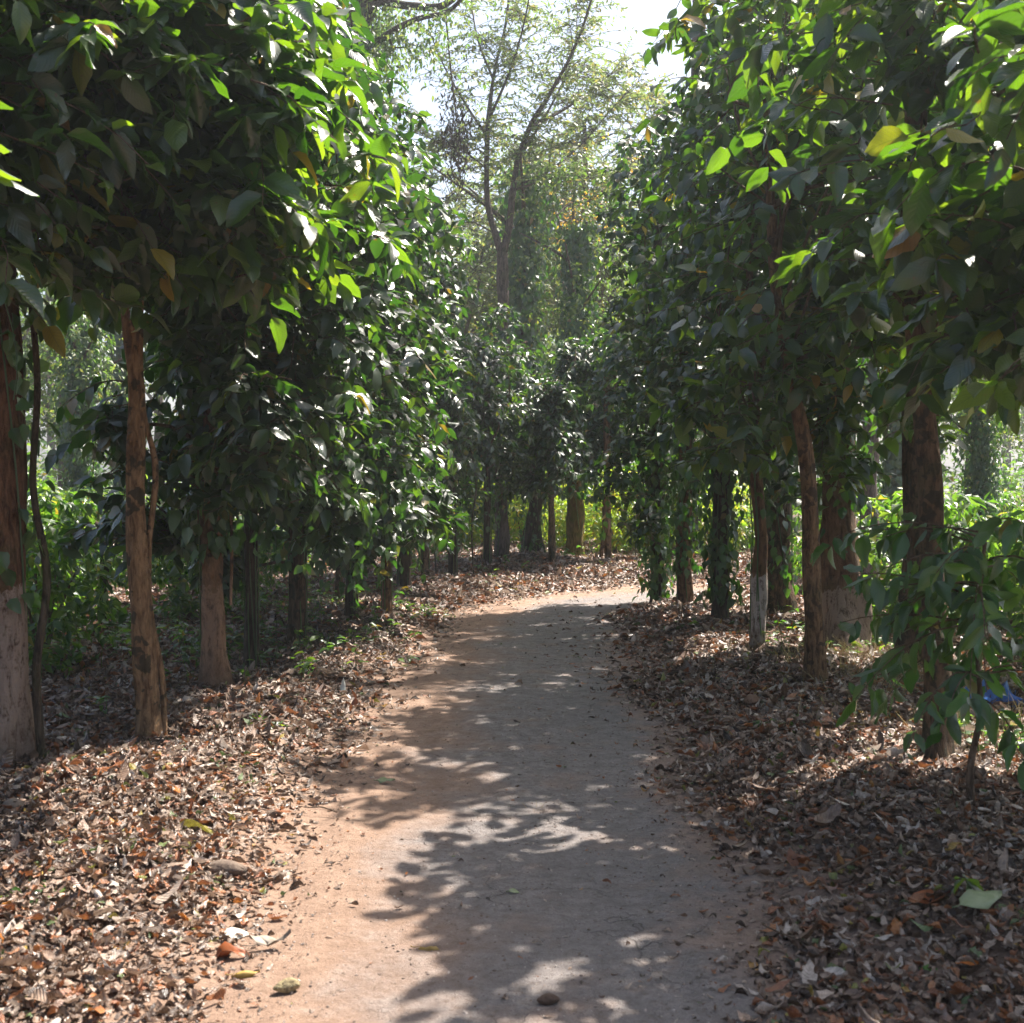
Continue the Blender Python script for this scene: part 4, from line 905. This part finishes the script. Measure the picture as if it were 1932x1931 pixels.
one_leaf('fallen_leaf', 468, 1655 + 35, .12, .045, .1, 'narrow rust-red leaf on the left track edge', M_RUST, T_DRY, 1)
one_leaf('fallen_leaf', 440, 1812, .17, .06, -.05, 'long curled rust-brown leaf beside the bleached white leaf', M_RUST, T_DRY, 5, .15)
one_leaf('fallen_leaf', 520, 1796, .17, .04, .05, 'long grey-brown leaf curling onto the red earth', plain('grey_leaf', (.25, .2, .15), .6), T_DRY, 2, .1)
one_leaf('fallen_leaf', 465, 1850, .10, .04, .3, 'ochre leaf on shaded earth left of the seed husk', M_OCH, T_DRY, 4)
one_leaf('fallen_leaf', 728, 1485, .10, .045, -.1, 'pale curled leaf lying alone on the red earth mid-track', M_PALE, T_DRY, 6)
one_leaf('fallen_leaf', 810, 1808, .10, .03, -.15, 'straw-coloured leaf in the shadow near the bottom of the track', M_OCH, T_DRY, 7, lift=.012)
one_leaf('fallen_leaf', 1757, 1712, .17, .07, .0, 'dark red-brown curled leaf left of the large pale leaf', M_RUST, T_DRY, 8, .15)
one_leaf('fallen_leaf', 1832, 1826, .08, .045, .2, 'bright orange leaf in the right foreground litter', M_ORNG, ti=3)
one_leaf('fallen_leaf', 1755, 1842, .05, .03, .0, 'small green leaf left of the bright orange leaf', M_GRN, ti=4)
one_leaf('fallen_leaf', 1610, 1383, .11, .07, .9, 'yellow-green leaf by the tips of the drooping sapling', M_YEL, ti=2, tilt=.5)
one_leaf('fallen_leaf', 1680, 1506, .12, .035, .05, 'long yellow leaf below the drooping sapling', M_YEL, ti=5)
one_leaf('fallen_leaf', 1575, 1480, .08, .04, -.5, 'orange-yellow leaf on the sunlit patch of right litter', M_ORNG, ti=6, tilt=.3)
one_leaf('fallen_leaf', 1347, 1470, .06, .025, .1, 'small bright green leaf on the right track edge', M_GRN, ti=0)
one_leaf('fallen_leaf', 970, 1700, .045, .03, .1, 'small pale leaf chip alone mid-track', M_PALE, ti=0, lift=.01)
one_leaf('fallen_leaf', 647, 1315, .14, .05, 1.5, 'white curled husk standing up in the left litter', M_WHITE, T_DRY, 9, 1.1, lift=.07)
one_leaf('fallen_leaf', 130, 1710, .06, .04, .6, 'yellow leaf in the sunlit left litter', M_YEL, ti=6)

# seed husk on the track
def husk(name, px, py, r, label, m, ell=(1, .8, .75), rz=0, tip=0.0, seed=1):
    p = ground_at(px, py); p[2] = float(surf(np.array([p[0]]), np.array([p[1]]))[0]); rg = rs(seed); nu, nv = 20, 12; mb = MB()
    th = np.linspace(0, 2 * math.pi, nu, endpoint=False); ph = np.linspace(.02, math.pi - .02, nv); PH, TH = np.meshgrid(ph, th, indexing='ij')
    rr = r * (1 + .06 * np.sin(TH * 7) + .08 * np.sin(3 * PH + 2 * TH)); x = np.cos(PH) * rr * ell[0]; x = x - tip * r * np.clip(np.cos(PH) * -1, 0, 1) ** 3
    sh = np.sin(PH); V = np.stack([x, sh * np.cos(TH) * rr * ell[1], sh * np.sin(TH) * rr * ell[2] + r * ell[2] * .8], -1)
    i = np.arange(nv - 1)[:, None] * nu + np.arange(nu)[None]; j = np.arange(nv - 1)[:, None] * nu + (np.arange(nu)[None] + 1) % nu
    mb.add(V, np.stack([i, j, j + nu, i + nu], -1)); o = mb.obj(name, m); o.location = [float(v) for v in p]; o.rotation_euler.z = rz; return o
o = husk('seed_husk', 547, 1880, .030, '', plain('husk_fibre', (.30, .24, .12), .8, var=(.13, .10, .05), scale=90, bump=1), (1.05, .8, .75), .5, .8)
tag(o, 'pale ridged seed husk lying on the red earth near the bottom', 'seed husk')
o = husk('dry_pod', 1036, 1912, .024, '', plain('pod_brown', (.09, .05, .03), .8, scale=70, bump=1), (1.3, .8, .7), .2, .3, 4); tag(o, 'dark brown dry pod at the bottom centre of the track', 'pod')
o = husk('dry_pod', 1418, 1335, .06, '', plain('clod_brown', (.15, .08, .045), .8, scale=30, bump=.8), (1.1, .9, .8), 1.2, .2, 5); tag(o, 'curled brown pod lying on the right-hand litter', 'pod')
o = husk('stone', 425, 1655, .055, '', plain('grey_stone', (.15, .11, .08), .9, var=(.09, .06, .045), scale=40, bump=.8), (1.5, .8, .6), -.1, .0, 6); tag(o, 'dull brown stone half buried in leaves at the left track edge', 'stone')
o = husk('stone', 25, 1535, .045, '', plain('brown_stone', (.20, .15, .11), .9, scale=25, bump=.8), (1.2, .9, .8), .3, .0, 7); tag(o, 'small brown stone in the litter at the left edge below the whitewashed trunk', 'stone')

# blue plastic sheet behind the sapling
p = ground_at(1850, 1330); rg = rs(9); mb = MB(); nx, ny = 22, 8; u, v = np.meshgrid(np.linspace(-.5, .5, nx), np.linspace(-.5, .5, ny))
z = .05 + .04 * np.sin(u * 23 + v * 6) + .03 * np.sin(u * 41 - v * 17 + 1) + .05 * np.cos(v * 5) + .02 * rg.normal(0, 1, u.shape)
i = np.arange(ny - 1)[:, None] * nx + np.arange(nx - 1)[None]; mb.add(np.stack([u * .42 + .04 * np.sin(v * 9), v * .22 + .05 * np.sin(u * 11), z], -1), np.stack([i, i + 1, i + nx + 1, i + nx], -1))
o = mb.obj('plastic_sheet', plain('blue_plastic', (.03, .12, .42), .35, var=(.05, .18, .52), trans=.25)); o.location = [float(q) for q in p]; sd = o.modifiers.new('thickness', 'SOLIDIFY'); sd.thickness = .002; tag(o, 'crumpled blue plastic sheet on the ground behind the drooping sapling', 'plastic sheet')

# seedling with the large pale leaf
b = ground_at(1822, 1712); root = empty('seedling', b, 'small two-leaved green seedling beside the large pale fallen leaf', 'seedling'); rg = rs(12)
mb = MB(); limb(mb, [(0, 0, -.01), (.01, 0, .05), (0, 0, .1)], .003, .002, 6, 1); mb.obj('stem', M_TWIG, root)
mb = MB(); n = 6; a = rg.uniform(0, 6.28, n); D = np.stack([np.cos(a), np.sin(a), rg.uniform(-.9, -.1, n)], -1); L = np.full(n, .085); add_leaves(mb, np.tile([[0, 0, .1]], (n, 1)), D, rg.normal(0, .5, (n, 3)) + [0, -.3, 1], L, L * .5, T_NEAR, rg); mb.obj('leaf_cluster', M_COFFEE, root)

# fallen sticks
for q, (px, py, L, az, r) in enumerate([(330, 1375, .28, .1, .005), (300, 1410, .22, .2, .004), (600, 1545, .2, 2.9, .004), (1640, 1640, .4, .6, .006), (1500, 1800, .3, 2.2, .005)]):
    p = ground_at(px, py); p[2] += .045; mb = MB(); d = np.array([math.cos(az), math.sin(az), .08]) * L
    limb(mb, [-d / 2, -d * .1 + [0, .01, .01], d * .2 + [0, -.01, .005], d / 2], r, r * .5, 6, q, .2, 5); o = mb.obj('fallen_stick', M_TWIG); o.location = [float(v) for v in p]
    tag(o, ['thin pale stick beside the foot of the mottled trunk', 'short stick in front of the mottled trunk', 'dark stick where the red earth meets the left litter', 'long stick half sunk in the right litter', 'crooked stick low in the right foreground litter'][q], 'stick')

# ------------------------------------------------------------------ haze, light, camera
def haze(x0, x1, y0, y1, z0, z1, dens):
    mb = MB(); V = [(x, y, z) for z in (z0, z1) for y in (y0, y1) for x in (x0, x1)]
    mb.add(V, [(0, 2, 3, 1), (4, 5, 7, 6), (0, 1, 5, 4), (2, 6, 7, 3), (0, 4, 6, 2), (1, 3, 7, 5)])
    m, nt, out = mat('haze_air'); v = nd(nt, 'ShaderNodeVolumePrincipled'); v.inputs['Density'].default_value = dens; v.inputs['Color'].default_value = (.86, .92, 1, 1); v.inputs['Anisotropy'].default_value = .55
    nt.links.new(v.outputs[0], out.inputs['Volume']); o = mb.obj('haze', m, smooth=False); tag(o, 'thin sunlit haze between the trees', 'haze', kind='stuff')
haze(-320, 320, -320, 320, -3.5, 24, .0013)

EL, AZ = R(57), R(44)
sv = Vector((math.cos(EL) * math.sin(AZ), math.cos(EL) * math.cos(AZ), math.sin(EL)))
sun = bpy.data.lights.new('sun', 'SUN'); sun.energy = 5; sun.angle = R(.53); sun.color = (1, .93, .84)
so = bpy.data.objects.new('sun', sun); COL.objects.link(so); so.rotation_euler = (-sv).to_track_quat('-Z', 'Y').to_euler()
w = bpy.data.worlds.new('World'); scene.world = w; w.use_nodes = True; nt = w.node_tree; nt.nodes.clear()
sk = nt.nodes.new('ShaderNodeTexSky'); sk.sky_type = 'NISHITA'; sk.sun_disc = False; sk.sun_elevation = EL; sk.sun_rotation = AZ; sk.air_density = 1.0; sk.dust_density = 4.0; sk.altitude = 0
bg = nt.nodes.new('ShaderNodeBackground'); bg.inputs[1].default_value = .082; wo = nt.nodes.new('ShaderNodeOutputWorld')
nt.links.new(sk.outputs[0], bg.inputs[0]); nt.links.new(bg.outputs[0], wo.inputs[0])

cam = bpy.data.cameras.new('camera'); co = bpy.data.objects.new('camera', cam); COL.objects.link(co); scene.camera = co
cam.sensor_fit = 'HORIZONTAL'; cam.sensor_width = 36; cam.lens = 36 * F / 1932; cam.clip_end = 1000; cam.clip_start = .05
co.location = (0, 0, CAMZ); co.rotation_euler = (math.pi / 2 - PITCH, 0, 0)
cam.dof.use_dof = True; cam.dof.focus_distance = 11.5; cam.dof.aperture_fstop = 5.6

vs = scene.view_settings; vs.view_transform = 'Standard'; vs.look = 'None'; vs.exposure = 1.66; vs.gamma = 1
cy = scene.cycles; cy.use_denoising = True; cy.max_bounces = 9; cy.diffuse_bounces = 4; cy.glossy_bounces = 2; cy.transmission_bounces = 5; cy.volume_bounces = 1; cy.transparent_max_bounces = 4
cy.sample_clamp_indirect = 6; cy.use_adaptive_sampling = True; cy.adaptive_threshold = .02
try: cy.denoiser = 'OPENIMAGEDENOISE'
except Exception: pass
